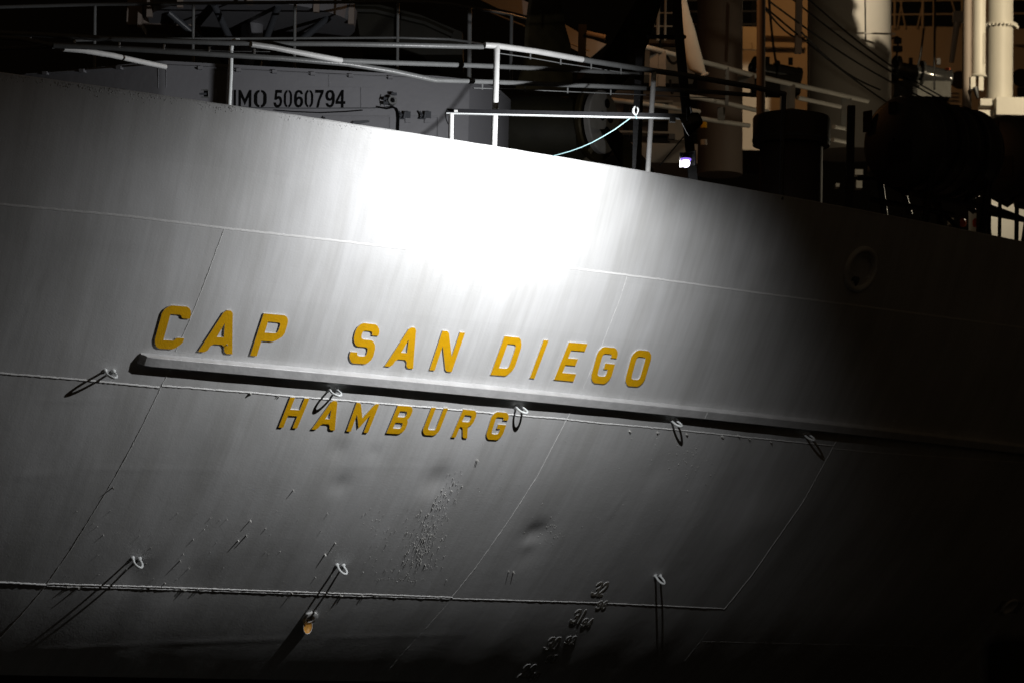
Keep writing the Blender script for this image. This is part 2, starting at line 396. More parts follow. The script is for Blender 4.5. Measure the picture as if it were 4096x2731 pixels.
seam([(688, 1460), (666, 1502), (645, 1545), (560, 1720), (500, 1834), (440, 1940), (375, 2046), (280, 2200), (185, 2336)], .0052, .8)
seam([(180, 2345), (100, 2440), (0, 2550), (-60, 2610)], .006, .5)
seam([(2508, 1106), (2479, 1200), (2400, 1400), (2330, 1557)], .0045, .7, .003)
seam([(2290, 1635), (2267, 1676), (2151, 1900), (2030, 2088), (1900, 2272), (1810, 2384)], .005, .8)
seam([(1808, 2394), (1718, 2496), (1640, 2580), (1560, 2670)], .004, .3, .003)
seam([(3553, 1245), (3466, 1500), (3397, 1650)], .004, .5, .003)
seam([(3362, 1732), (3329, 1793), (3216, 2000), (3007, 2300), (2899, 2433)], .0055, .5)
seam([(2896, 2436), (2804, 2560), (2740, 2640)], .004, .3, .003)
seam([(4085, 2330), (3950, 2560), (3850, 2660)], .004)

# the heavy rubbing strake
uL, _ = uv_of(600, 1450)
mb = MB(); prof = [(2.28, -.01), (2.281, .0), (2.285, .064), (2.291, .069), (2.366, .067), (2.373, .060), (2.374, -.01)]
uu = [uL - .10, uL - .06, uL] + list(np.arange(uL + .1, 26, .1)); sc = [.15, .8, 1] + [1] * 1000; vs2 = []
for i, u in enumerate(uu):
    for v, q in prof:
        N = bnorm(u, v); lump = .0015 * noise.noise(Vector((u * 14, v * 20, 5))) if q > .1 else 0
        vs2.append(base(u + 0, v) + N * (q * sc[i] + (.01 if q > 0 else 0) + lump))
k = len(prof)
mb.add(vs2, [(i * k + j, i * k + j + 1, (i + 1) * k + j + 1, (i + 1) * k + j) for i in range(len(uu) - 1) for j in range(k - 1)] + [tuple(range(k))])
strake = mb.build('rubbing_strake', M['strake'], ship, smooth=25)
mb = MB(); u_, _ = uv_of(2824, 1620)
mb.tube([base(u_, v) + bnorm(u_, v) * (q + .010) for v, q in prof[3:5]], .005, n=6); mb.build('weld_seam', M['rough_white'], strake)

# ------------------------------------------------------------------ raised lettering
GL = {
 'C': [[(0, .14), (.17, 0), (.75, 0), (1, .16), (1, .27), (.72, .27), (.68, .2), (.30, .2), (.30, .8), (.68, .8), (.72, .72), (1, .72), (1, .87), (.85, 1), (.2, 1), (0, .86)]],
 'A': [[(0, 0), (.24, 0), (.32, .2), (.68, .2), (.76, 0), (1, 0), (.62, 1), (.38, 1)], [(.40, .37), (.60, .37), (.5, .70)]],
 'P': [[(0, 0), (.24, 0), (.24, .36), (.7, .36), (1, .52), (1, .88), (.85, 1), (0, 1)], [(.26, .56), (.68, .56), (.74, .62), (.74, .78), (.70, .82), (.26, .82)]],
 'S': [[(0, .28), (0, .14), (.18, 0), (.8, 0), (1, .15), (1, .45), (.82, .6), (.38, .6), (.3, .66), (.3, .77), (.36, .82), (.66, .82), (.72, .77), (.72, .72), (1, .72), (1, .86), (.82, 1), (.2, 1), (0, .85), (0, .57), (.18, .42), (.64, .42), (.7, .36), (.7, .24), (.64, .19), (.36, .19), (.3, .24), (.3, .28)]],
 'N': [[(0, 0), (.23, 0), (.23, .62), (.72, 0), (1, 0), (1, 1), (.77, 1), (.77, .38), (.28, 1), (0, 1)]],
 'D': [[(0, 0), (.75, 0), (1, .2), (1, .8), (.8, 1), (0, 1)], [(.28, .19), (.66, .19), (.73, .26), (.73, .76), (.66, .82), (.28, .82)]],
 'I': [[(0, 0), (1, 0), (1, 1), (0, 1)]],
 'E': [[(0, 0), (1, 0), (1, .2), (.28, .2), (.28, .41), (.8, .41), (.8, .59), (.28, .59), (.28, .8), (1, .8), (1, 1), (0, 1)]],
 'G': [[(0, .15), (.2, 0), (.8, 0), (1, .18), (1, .56), (.52, .56), (.52, .4), (.72, .4), (.72, .26), (.66, .2), (.34, .2), (.28, .26), (.28, .76), (.34, .82), (.68, .82), (.72, .78), (.72, .72), (1, .72), (1, .86), (.82, 1), (.2, 1), (0, .84)]],
 'O': [[(0, .15), (.2, 0), (.78, 0), (1, .16), (1, .85), (.8, 1), (.22, 1), (0, .84)], [(.28, .25), (.35, .19), (.66, .19), (.73, .25), (.73, .77), (.67, .82), (.34, .82), (.28, .77)]],
 'H': [[(0, 0), (.25, 0), (.25, .4), (.75, .4), (.75, 0), (1, 0), (1, 1), (.75, 1), (.75, .6), (.25, .6), (.25, 1), (0, 1)]],
 'M': [[(0, 0), (.2, 0), (.2, .60), (.5, .12), (.8, .60), (.8, 0), (1, 0), (1, 1), (.82, 1), (.5, .48), (.18, 1), (0, 1)]],
 'B': [[(0, 0), (.78, 0), (1, .14), (1, .42), (.90, .52), (1, .62), (1, .88), (.82, 1), (0, 1)], [(.27, .19), (.68, .19), (.73, .24), (.73, .36), (.68, .4), (.27, .4)], [(.27, .6), (.66, .6), (.72, .65), (.72, .77), (.66, .81), (.27, .81)]],
 'U': [[(0, .15), (.2, 0), (.8, 0), (1, .15), (1, 1), (.74, 1), (.74, .24), (.68, .19), (.34, .19), (.27, .25), (.27, 1), (0, 1)]],
 'R': [[(0, 0), (.26, 0), (.26, .38), (.44, .38), (.72, 0), (1, 0), (.76, .39), (1, .54), (1, .87), (.82, 1), (0, 1)], [(.26, .57), (.68, .57), (.73, .62), (.73, .77), (.68, .81), (.26, .81)]],
 '0L': [[(.44, 0), (.44, .13), (.32, .17), (.27, .3), (.27, .7), (.32, .83), (.44, .87), (.44, 1), (.2, .95), (0, .75), (0, .25), (.2, .05)]],
 '5': [[(0, .28), (.05, .1), (.25, 0), (.6, 0), (.9, .12), (1, .34), (.92, .56), (.65, .66), (.38, .62), (.42, .83), (.95, .83), (.95, 1), (.2, 1), (.08, .45), (.32, .42), (.5, .5), (.66, .46), (.72, .33), (.66, .19), (.5, .14), (.34, .18), (.28, .3)]],
 '6': [[(0, .25), (.2, .04), (.46, 0), (.8, .05), (1, .22), (1, .45), (.82, .6), (.5, .63), (.3, .56), (.34, .8), (.5, .87), (.66, .82), (.7, .74), (.97, .76), (.85, .95), (.5, 1), (.2, .94), (0, .7)], [(.3, .3), (.4, .15), (.6, .14), (.7, .25), (.7, .4), (.6, .48), (.42, .48)]],
 '7': [[(.15, 0), (.45, 0), (.6, .4), (1, .85), (1, 1), (0, 1), (0, .83), (.65, .83), (.35, .45)]],
 '4': [[(.55, 0), (.82, 0), (.82, .2), (1, .2), (1, .36), (.82, .36), (.82, 1), (.58, 1), (0, .38), (0, .2), (.55, .2)], [(.25, .36), (.55, .36), (.55, .7)]],
 '3': [[(0, .24), (.06, .1), (.3, 0), (.7, 0), (1, .16), (1, .4), (.82, .52), (1, .64), (1, .84), (.72, 1), (.3, 1), (.04, .88), (0, .74), (.26, .74), (.36, .85), (.62, .85), (.72, .76), (.72, .66), (.6, .58), (.4, .58), (.4, .44), (.6, .44), (.72, .36), (.72, .24), (.62, .15), (.38, .15), (.27, .24)]],
 '2': [[(0, 0), (1, 0), (1, .16), (.36, .16), (.9, .55), (1, .7), (.94, .9), (.7, 1), (.3, 1), (.05, .88), (0, .7), (.28, .7), (.36, .84), (.62, .84), (.7, .72), (.6, .56), (0, .15)]],
 '1': [[(.35, 0), (.65, 0), (.65, 1), (.4, 1), (.3, .9), (.35, .8)]],
 '8': [[(0, .15), (.2, 0), (.8, 0), (1, .15), (1, .42), (.88, .52), (.98, .62), (.98, .86), (.8, 1), (.2, 1), (.02, .86), (.02, .62), (.12, .52), (0, .42)], [(.28, .2), (.36, .15), (.64, .15), (.72, .2), (.72, .38), (.64, .43), (.36, .43), (.28, .38)], [(.3, .64), (.37, .59), (.63, .59), (.7, .64), (.7, .8), (.63, .85), (.37, .85), (.3, .8)]],
}
GL['9'] = [[(1 - x, 1 - y) for x, y in l] for l in GL['6']]
GL['0R'] = [[(1 - x, y) for x, y in reversed(l)] for l in GL['0L']]
GL['0'] = GL['O']
def dens(l, m=.12):
    c = []; n0 = len(l)
    for i in range(n0):                                    # ease the 45 degree corners
        p, q, r_ = Vector(l[i - 1]), Vector(l[i]), Vector(l[(i + 1) % n0]); a, b = q - p, r_ - q
        t_ = abs(a.angle(b)) if a.length and b.length else 0
        if R(25) < t_ < R(70): c += [tuple(q - a * min(.25, .06 / a.length)), tuple(q + b * min(.25, .06 / b.length))]
        else: c.append(tuple(q))
    l = c
    out = []
    for (a, b), (c, d) in zip(l, l[1:] + l[:1]):
        n = max(1, int(math.hypot(c - a, d - b) / m)); out += [(a + (c - a) * i / n, b + (d - b) * i / n) for i in range(n)]
    return out
def glyph_mb(mb, ch, quad, surf, th, sink=.012):
    (tlx, tly), (trx, try_), (brx, bry), (blx, bly) = quad
    def px(x, y): return ((blx * (1 - x) + brx * x) * (1 - y) + (tlx * (1 - x) + trx * x) * y, (bly * (1 - x) + bry * x) * (1 - y) + (tly * (1 - x) + try_ * x) * y)
    loops = [dens(l) for l in GL[ch]]; flat = [p for l in loops for p in l]
    tris = tessellate_polygon([[Vector((x, y, 0)) for x, y in l] for l in loops])
    PN = [surf(*px(x, y)) for x, y in flat]; n = len(flat)
    o = len(mb.v)
    mb.v += [p + nn * th for p, nn in PN] + [p - nn * sink for p, nn in PN]
    nn = PN[0][1]
    for t in tris:
        a, b, c = [mb.v[o + i] for i in t]
        if (b - a).cross(c - a).dot(nn) < 0: t = t[::-1]
        mb.f.append(tuple(o + i for i in t)); mb.mi.append(0)
    k = 0
    for l in loops:
        for i in range(len(l)):
            j = (i + 1) % len(l); mb.f.append((o + k + i, o + k + j, o + n + k + j, o + n + k + i)); mb.mi.append(1)
        k += len(l)
def Z1(x, y): return (500 + x / 1.96, 1150 + y / 1.96)
def Z2(x, y): return (1300 + x / 1.68, 1200 + y / 1.68)
def Z6(x, y): return (2000 + x / 2.953, 2200 + y / 2.953)
LET = [('C', Z1, (303, 133), (530, 150), (434, 482), (212, 470)), ('A', Z1, (682, 167), (940, 185), (838, 517), (568, 497)), ('P', Z1, (1083, 200), (1290, 218), (1190, 543), (977, 528)),
       ('S', Z2, (215, 147), (374, 165), (306, 428), (148, 418)), ('A', Z2, (496, 173), (679, 190), (588, 457), (396, 439)), ('N', Z2, (785, 203), (937, 217), (847, 478), (698, 465)),
       ('D', Z2, (1202, 240), (1335, 253), (1250, 508), (1108, 497)), ('I', Z2, (1465, 265), (1498, 268), (1403, 522), (1372, 519)), ('E', Z2, (1635, 280), (1760, 290), (1665, 542), (1535, 530)),
       ('G', Z2, (1838, 306), (1975, 320), (1905, 562), (1772, 550)), ('O', Z2, (2067, 328), (2202, 340), (2130, 580), (2002, 570)),
       ('H', Z1, (1292, 852), (1442, 862), (1345, 1095), (1200, 1088)), ('A', Z1, (1552, 874), (1730, 884), (1641, 1111), (1458, 1103)), ('M', Z1, (1812, 893), (1990, 905), (1900, 1131), (1732, 1118)),
       ('B', Z2, (485, 702), (597, 709), (522, 895), (408, 888)), ('U', Z2, (712, 715), (823, 721), (752, 905), (641, 897)), ('R', Z2, (925, 727), (1025, 738), (952, 922), (845, 915)), ('G', Z2, (1125, 742), (1242, 752), (1177, 935), (1070, 928))]
for i, (ch, zf, a, b, c, d) in enumerate(LET):
    mb = MB(); glyph_mb(mb, ch, [zf(*a), zf(*b), zf(*c), zf(*d)], hp, .0135 if i < 11 else .014)
    mb.build('letter', [M['gold'], M['rough_white']], hull, smooth=20)
def marks(rows, quads):
    for txt, dx, dy in rows:
        for ch, q in zip(txt, quads):
            mb = MB(); glyph_mb(mb, ch, [Z6(x + dx, y + dy) for x, y in q], hp, .006, .008); mb.build('draught_mark', [M['dgold'], M['rough_white']], hull, smooth=20)
marks([('32', 0, 0), ('31', -252, 324), ('30', -565, 650), ('29', -855, 970)],
      [[(1160, 370), (1235, 370), (1140, 536), (1055, 530)], [(1238, 370), (1303, 370), (1200, 541), (1138, 537)]])
marks([('96', 0, 0), ('94', -175, 208), ('92', -370, 417), ('90', -600, 640), ('88', -800, 850)],
      [[(1172, 590), (1234, 590), (1175, 693), (1112, 692)], [(1238, 590), (1288, 590), (1232, 694), (1182, 693)]])

# pad eyes: bent rods welded to the plating
def pad_eye(a, b, out, r=.0125):
    (A, NA), (B, NB) = hp(*a), hp(*b); N = (NA + NB).normalized(); h = (B - A) / 2; mid = (A + B) / 2; P = [A - N * .01]
    P += [A + N * out * .25]
    for i in range(13):
        th = math.pi * i / 12; P.append(mid - h * math.cos(th) * 1.12 + N * (out * .45 + out * .55 * math.sin(th)))
    P += [B + N * out * .25, B - N * .01]
    mb = MB(); mb.tube(P, r, n=10); mb.lathe(A, N, [(-.005, .026), (.008, .024), (.016, .012)], 12); mb.lathe(B, N, [(-.005, .026), (.008, .024), (.016, .012)], 12)
    mb.build('pad_eye', M['hook'], hull, smooth=60)
for a, b in [((420, 1482), (453, 1484)), ((1316, 1556), (1347, 1556)), ((2063, 1626), (2089, 1626)), ((2684, 1680), (2705, 1680)), ((3215, 1736), (3235, 1736)),
             ((530, 2230), (558, 2233)), ((1348, 2258), (1373, 2260)), ((2621, 2301), (2641, 2301))]:
    pad_eye(a, b, .14)

# fairlead in the bulwark side, small discharge hole low down
def ring(name, c, r, tube_r, depth, mi, inner, sq=1.0):
    P = base(*c); N = bnorm(*c); mb = MB(); pr = []
    for i in range(9):
        th = math.pi * (1 - i / 8.0); pr.append((math.sin(th) * tube_r, r + tube_r - math.cos(math.pi - th) * tube_r))
    pr = [(-.01, r + 2 * tube_r)] + [(math.sin(math.pi * i / 8) * tube_r, r + tube_r + math.cos(math.pi * i / 8) * tube_r) for i in range(9)] + [(-depth, r)]
    mb.lathe(P, N, pr, 36, sq=sq); ob = mb.build(name, M[mi], hull, smooth=60)
    mb = MB(); mb.lathe(P, N, [(-depth + .01, r * .999), (-depth, .001)], 36, sq=sq)
    return ob, P, N
r1, P, N = ring('fairlead', FAIR, .20, .035, .35, 'white', None)
t = Vector((0, 0, 1)).cross(N).normalized()
mb = MB(); mb.tube([P - N * .22 + t * .2 + Vector((0, 0, -.1)), P - N * .10 + Vector((0, 0, -.17)), P - N * .25 - t * .16 + Vector((0, 0, -.08))], .05, n=10); mb.build('fairlead_roller', M['dgrey'], hull)
ring('fairlead', FAIR2, .10, .02, .2, 'white', None)
P = base(*SCUP); N = bnorm(*SCUP); t = Vector((0, 0, 1)).cross(N).normalized(); dn = t.cross(N).normalized(); dn = dn if dn.z < 0 else -dn
mb = MB(); mb.lathe(P, N, [(-.01, .093), (.016, .093), (.021, .086), (.021, .05), (-.10, .048)], 32); mb.build('discharge_ring', M['white'], hull, smooth=40)
mb = MB(); mb.lathe(P, N, [(-.09, .048), (-.091, .001)], 24); mb.build('discharge_hole', M['rubber'], hull)
tl = (LED - P).normalized(); n2 = (N * .75 + tl * .8).normalized(); cc = P + dn * .088 + N * .046
mb = MB(); mb.lathe(cc, n2, [(-.05, .030), (-.02, .070), (.004, .084), (.008, .081), (.006, .076)], 26, sq=.72); mb.build('discharge_spout', M['white'], hull, smooth=60)
mb = MB(); mb.lathe(cc, n2, [(.006, .076), (-.006, .068), (-.018, .04), (-.022, .001)], 26, sq=.72); mb.build('spout_lining', M['ochre'], hull, smooth=60)

# ------------------------------------------------------------------ deck
mb = MB(); uu = list(np.arange(-13, 26, 1.0)); vsx = []
for u in uu:
    a = ang(u); n = Vector((-math.sin(a), math.cos(a), 0)); p = base(u, 0)
    vsx += [base(u, 1.14) + n * .03, p + n * 13 - Vector((0, 0, 1.14))]
mb.add(vsx, [(2 * i, 2 * i + 1, 2 * i + 3, 2 * i + 2) for i in range(len(uu) - 1)]); mb.build('deck', M['deck'], ship)
DZ = Hz - 1.14

# ------------------------------------------------------------------ pipe guard rails on the bulwark
def pipe(name, pts, r, m='pipe', parent=None, n=14, off=.05, **k):
    P = []
    for p in pts:
        P.append(inb(p[0], p[1], p[2] if len(p) > 2 else off))
    mb = MB(); mb.tube(P, r, n=n); return mb.build(name, M[m], parent or ship, smooth=60, **k)
elbow = [(915, 440), (922, 300), (924, 200), (926, 178), (932, 167), (942, 162), (956, 163)]
rail1 = pipe('guard_rail', [(-60, 130, 1.6), (134, 138, 1.3), (402, 154, .8), (915, 173, .5), (1346, 176, .3), (1570, 180, .10), (1932, 188, .10)], .026, 'pipe')
pipe('stanchion', elbow, .023, 'hook', rail1, off=.95)
rail2 = pipe('guard_rail', [(214, 183, 1.0), (446, 192, .8), (670, 207, .6), (1123, 234, .45), (1391, 257, .4), (1570, 286, .4), (1740, 322, .4)], .027)
mb = pipe('guard_rail', [(1003, 178, .10), (1088, 190, .14), (1200, 212, .2), (1364, 243, .34)], .028, 'white')  # lit stretch of rail, its light put in by whiter paint
rail3 = pipe('guard_rail', [(1360, 243, .34), (1570, 252, .45), (1900, 263, .6), (2012, 268, .65), (2325, 282, .8), (2560, 300, .9)], .026)
rail4 = pipe('guard_rail', [(1740, 322, .4), (1968, 329, .4), (2481, 349, .4), (2800, 366, .4), (3018, 382, .4)], .025)
rail5 = pipe('guard_rail', [(0, 150, 1.5), (89, 156, 1.3), (214, 183, 1.0)], .024)
rail6 = pipe('guard_rail', [(250, 196, 1.0), (330, 203, 1.2), (446, 222, 1.6), (560, 247, 2.2), (660, 268, 2.7)], .027, 'white')  # whiter paint stands for the light on this rail
rail7 = pipe('guard_rail', [(0, 196, 2.2), (110, 193, 1.6), (214, 187, 1.02)], .022)
pipe('guard_rail', [(1940, 181, .06), (1990, 184, .03), (2146, 206, .03), (2330, 239, .03)], .031, 'white')  # lamplit start of the upper rail, painted whiter than the rest
rail8 = pipe('guard_rail', [(2326, 238, .03), (2370, 246, .03), (2615, 284, .03), (2700, 296, .03), (3018, 350, .03), (3140, 378, .03)], .030)
pipe('stanchion', [(1988, 186), (1984, 330), (1975, 606)], .031, 'white', rail8, off=.03)
pipe('stanchion', [(2616, 288), (2606, 450), (2590, 704)], .027, 'white', rail8, off=.03)
pipe('stanchion', [(3136, 379), (3130, 560), (3125, 800)], .026, 'dgrey', rail8, off=.03)
def conduit(pts, br, parent, r=.0055, dy=22, off=.06):
    pipe('conduit', pts, r, 'pipe', parent, n=8, off=off)
    for x, y in br:
        a = inb(x, y - dy, off); b = inb(x, y + 6, off); mb = MB(); mb.box((a + b) / 2, .014, .02, (a - b).length + .01); mb.build('bracket', M['pipe'], parent)
conduit([(1995, 214), (2120, 232), (2245, 254), (2370, 272), (2560, 303)], [(2122, 230), (2243, 252), (2365, 270), (2484, 290)], rail8, off=.03)
conduit([(1892, 353), (2100, 360), (2280, 368), (2560, 380), (2900, 396)], [(1930, 352), (2100, 358), (2271, 366), (2443, 374)], rail4, dy=12, off=.4)
conduit([(103, 165, 1.3), (402, 180, .8), (700, 196, .4), (915, 206, .12), (1080, 208, .1)], [], rail1, r=.004)
for x, y, o_ in [(121, 160, 1.3), (299, 171, 1.0), (477, 180, .72), (656, 188, .45), (837, 197, .22), (1018, 206, .1)]:
    a = inb(x, y - 9, o_); b = inb(x, y + 10, o_); mb = MB(); mb.box((a + b) / 2, .016, .02, (a - b).length); mb.build('bracket', M['white'], rail1)

# ------------------------------------------------------------------ aft deckhouse with the stencilled number
DHY = 29.9
c1 = at(640, 250, 30.6); topz = c1.z
def dh(px, Y): p = at(px, 280, Y); return Vector((p.x, p.y, 0))
plan = [dh(-300, 32.6), dh(45, 31.65), dh(632, 30.62), dh(665, 30.6), dh(1740, 31.05), dh(1880, 31.2), dh(1985, 31.6), dh(2040, 32.3)]
back = [plan[-1] + Vector((0, 3.5, 0)), plan[0] + Vector((0, 3.5, 0))]
ring_ = plan + back
mb = MB(); mb.slab([p + Vector((0, 0, DZ)) for p in ring_], (0, 0, topz - DZ - .02))
deckhouse = mb.build('deckhouse', M['wall'], ship, smooth=30)
mb = MB(); cen = sum(ring_, Vector()) / len(ring_)
mb.slab([cen + (p - cen) * 1.006 + Vector((0, 0, topz - .02)) for p in ring_], (0, 0, .035)); mb.build('roof_edge', M['wall'], deckhouse)
def wallpt(px, py):
    d = ray(px, py); best = None
    for a, b in zip(plan, plan[1:]):
        e = b - a; n = Vector((e.y, -e.x, 0)).normalized(); t = (a - Vector((0, 0, 0))).dot(n) - CAM.dot(n) + CAM.z * n.z
        t /= d.dot(n); p = CAM + d * t; k = (p - a).dot(e) / e.length_squared
        if -.001 <= k <= 1.001 and t > 0: return p, n
    e = plan[4] - plan[3]; n = Vector((e.y, -e.x, 0)).normalized(); t = (plan[3].dot(n) - CAM.x * n.x - CAM.y * n.y) / d.dot(n)
    return CAM + d * t, n
def wbox(x0, y0, x1, y1, th, name, m, parent=deckhouse, back_=.005, **k):
    mb = MB(); c = []
    for q in (-back_, th):
        for x, y in ((x0, y1), (x1, y1), (x1, y0), (x0, y0)):
            p, n = wallpt(x, y); c.append(p + n * q)
    mb.quadbox(c[:4] + c[4:]); return mb.build(name, M[m], parent, smooth=False, **k)
def wframe(x0, y0, x1, y1, t, th, name, m, parent=deckhouse):
    mb = MB()
    for (a, b, c, d) in ((x0, y0, x1, y0 + t), (x0, y1 - t, x1, y1), (x0, y0 + t, x0 + t, y1 - t), (x1 - t, y0 + t, x1, y1 - t)):
        cs = []
        for q in (-.003, th):
            for x, y in ((a, d), (c, d), (c, b), (a, b)):
                p, n = wallpt(x, y); cs.append(p + n * q)
        mb.quadbox(cs)
    return mb.build(name, M[m], parent, smooth=False)
def Q(x0, x1, y0=361, y1=431, zf=None):
    return [(x0, y0), (x1, y0), (x1 - 1, y1), (x0 - 1, y1)]
def z2(x): return 900 + x / 2.24
for ch, a, b in [('I', 78, 100), ('M', 122, 238), ('0L', 260, 375), ('0R', 260, 375), ('5', 437, 515), ('0L', 528, 603), ('0R', 528, 603), ('6', 620, 702), ('0L', 715, 792), ('0R', 715, 792), ('7', 808, 885), ('9', 900, 985), ('4', 992, 1080)]:
    if ch == '0R': continue
    mb = MB()
    for c_ in ([ch, '0R'] if ch == '0L' else [ch]): glyph_mb(mb, c_, Q(z2(a), z2(b), 361 - .0, 431.5), wallpt, .004, 0)
    mb.build('painted_character', [M['stencil'], M['stencil']], deckhouse, smooth=False)
def wtube(pts, r, name, m, out=.03, n=8):
    mb = MB(); mb.tube([wallpt(x, y)[0] + wallpt(x, y)[1] * out for x, y in pts], r, n=n); return mb.build(name, M[m], deckhouse, smooth=60)
wtube([(110, 299), (300, 287), (560, 268), (633, 264), (665, 264), (800, 270), (936, 281), (1300, 299), (1650, 314), (1860, 330)], .006, 'conduit', 'wall')
for x, y in [(188, 296), (335, 286), (483, 274), (800, 275), (953, 284), (1097, 290), (1250, 298), (1402, 306), (1560, 313)]:
    wbox(x - 9, y - 6, x + 10, y + 6, .05, 'bracket', 'wall')
for x, y0, y1 in [(633, 275, 355), (664, 275, 352), (1315, 290, 350)]: wtube([(x, y0), (x + .5, y1)], .005, 'weld_seam', 'wall', out=0)
wtube([(1200, 350), (1480, 350), (1860, 349)], .003, 'weld_seam', 'wall', out=0)
wtube([(1443, 350), (1444, 436)], .007, 'weld_seam', 'wall', out=0); wtube([(1480, 443), (1850, 447)], .004, 'weld_seam', 'wall', out=0)
wbox(470, 355, 870, 400, .012, 'window_panel', 'wall')
w_ = wbox(500, 364, 832, 391, .016, 'window', 'stencil'); wframe(496, 361, 836, 394, 4, .03, 'window_frame', 'pipe')
wbox(560, 374, 826, 382, .02, 'window_bar', 'dgrey')
dr = wbox(1298, 471, 1556, 620, .014, 'door', 'wall'); wframe(1292, 466, 1562, 640, 5, .02, 'door_frame', 'wall')
wbox(1290, 471, 1300, 500, .03, 'door_hinge', 'black')
mb = MB(); a = wallpt(1412, 496); b = wallpt(1476, 489); mb.slab([a[0] + a[1] * .05 + Vector((0, 0, -.02)), b[0] + b[1] * .05 + Vector((0, 0, -.008)), b[0] + b[1] * .05 + Vector((0, 0, .008)), a[0] + a[1] * .05 + Vector((0, 0, .02))], (0, .02, 0))
mb.tube([a[0], a[0] + a[1] * .06], .012, n=10); mb.build('door_handle', M['dgrey'], deckhouse)
wbox(1594, 471, 1746, 620, .014, 'door', 'wall'); wframe(1588, 466, 1752, 640, 5, .022, 'door_frame', 'wall')
for x0 in (1604, 1686):
    mb = MB(); a = wallpt(x0, 462)
    mb.box(a[0] + a[1] * .03 + Vector((.07, 0, 0)), .07, .06, .07); mb.tube([a[0] + a[1] * .06 + Vector((-.03, 0, .03)), a[0] + a[1] * .07 + Vector((.0, 0, -.01)), a[0] + a[1] * .06 + Vector((-.02, 0, -.05)), a[0] + a[1] * .06 + Vector((.03, 0, -.05)), a[0] + a[1] * .06 + Vector((.04, 0, .03))], .012, n=8)
    mb.build('door_clamp', M['dgrey'], deckhouse)
wbox(1620, 472, 1642, 494, .03, 'clamp_pad', 'wall'); wbox(1697, 472, 1719, 494, .03, 'clamp_pad', 'wall')
wtube([(1100, 444), (1180, 450), (1280, 454), (1380, 450), (1450, 444)], .006, 'cable', 'stencil', .03)
wtube([(960, 430), (1010, 434), (1200, 437), (1490, 436), (1540, 433), (1575, 428)], .004, 'cable', 'dgrey', .03)
wtube([(1510, 432), (1545, 438), (1570, 432), (1584, 438), (1591, 452), (1593, 480), (1590, 560)], .011, 'cable', 'stencil', .04)
a = wallpt(1566, 410)
mb = MB(); mb.lathe(a[0] + a[1] * .03, a[1], [(0, .05), (.03, .055), (.10, .05), (.10, .03)], 18)
cl = mb.build('bulkhead_light', M['pipe'], deckhouse)
mb = MB(); mb.lathe(a[0] + a[1] * .13, a[1], [(0, .024), (.004, .022), (.006, .001)], 14); mb.build('bulkhead_light_lens', M['stencil'], deckhouse)
mb = MB()
for dx, dz in ((-.07, .02), (-.07, -.03), (.02, .08)):
    mb = MB(); mb.box(a[0] + a[1] * .08 + Vector((dx, 0, dz)), .06, .05, .025); mb.build('light_bracket', M['dgrey'], deckhouse)
mb = MB(); mb.tube([a[0] + a[1] * .1 + Vector((-.09, 0, .06)), a[0] + a[1] * .12 + Vector((-.1, 0, 0)), a[0] + a[1] * .1 + Vector((-.09, 0, -.07))], .005, n=6); mb.build('light_guard', M['dgrey'], deckhouse)

# rail around the deckhouse roof
def dpt(x, y, Y): return at(x, y, Y)
RY = 31.7
rr = MB(); rr.tube([dpt(*p) for p in [(-80, 34, 31.9), (0, 29, RY), (370, 19, RY), (1000, 12, RY), (1590, 8, RY), (1700, 9, RY), (1800, 18, RY + .1), (1880, 32, RY + .3), (1960, 44, RY + .8), (2045, 60, RY + 1.6), (2100, 75, RY + 2.4)]], .021, n=10)
roofrail = rr.build('roof_railing', M['pipe'], ship, smooth=60)
mb = MB(); mb.tube([dpt(*p) for p in [(300, 164, RY), (500, 158, RY), (774, 156, RY), (1190, 154, RY), (1590, 152, RY), (1793, 158, RY), (1882, 169, RY + .3), (2040, 200, RY + 1.6)]], .014, n=8); mb.build('middle_bar', M['pipe'], roofrail, smooth=60)
for x, yt, yb, Y, r in [(380, 22, 268, RY, .018), (774, 16, 256, RY, .018), (1180, 12, 280, RY, .018), (1592, 10, 300, RY, .018), (1879, 32, 306, RY + .3, .027), (2046, 60, 300, RY + 1.6, .022)]:
    mb = MB(); mb.tube([dpt(x, yt, Y), dpt(x - 3, yb + 20, Y)], r, n=10); mb.build('stanchion', M['pipe'], roofrail, smooth=60)

# raised platform with its pedestal, half lost in the dark above the deckhouse
def P3(x, y, Y=33.5): return at(x, y, Y)
mb = MB(); c = P3(1010, 70, 34.2); mb.lathe(c, (0, 0, 1), [(-.10, 1.30), (.10, 1.32), (.12, 1.2), (.12, .01)], 40); mb.lathe(c, (0, 0, 1), [(-.10, 1.30), (-.10, .01)], 40)
plat = mb.build('lookout_platform', M['wall'], ship)
mb = MB(); mb.tube([c + Vector((0, 0, -.1)), c + Vector((0, 0, -1.2))], .14, n=18); mb.build('pedestal', M['wall'], plat, smooth=60)
for th in (-2.6, -1.9, -1.2, -.5):
    mb = MB(); e = Vector((math.cos(th), math.sin(th), 0)); mb.tube([c + e * 1.15 + Vector((0, 0, -.1)), c + e * .6 + Vector((0, 0, -.45)), c + e * .15 + Vector((0, 0, -.75))], .045, n=8); mb.build('bracket_arm', M['dgrey'], plat, smooth=60)
for th in (-2.75, -2.2, -1.5, -.85, -.3):
    mb = MB(); e = Vector((math.cos(th), math.sin(th), 0)); mb.box(c + e * 1.33, .07, .07, .3); mb.build('edge_rib', M['brownpost'], plat)
mb = MB(); mb.box(P3(660, 68, 34.5), .9, .5, .34); mb.box(P3(570, 72, 34.3), .05, .5, .36); mb.build('platform_locker', M['orange'] if False else M['brownpost'], ship)
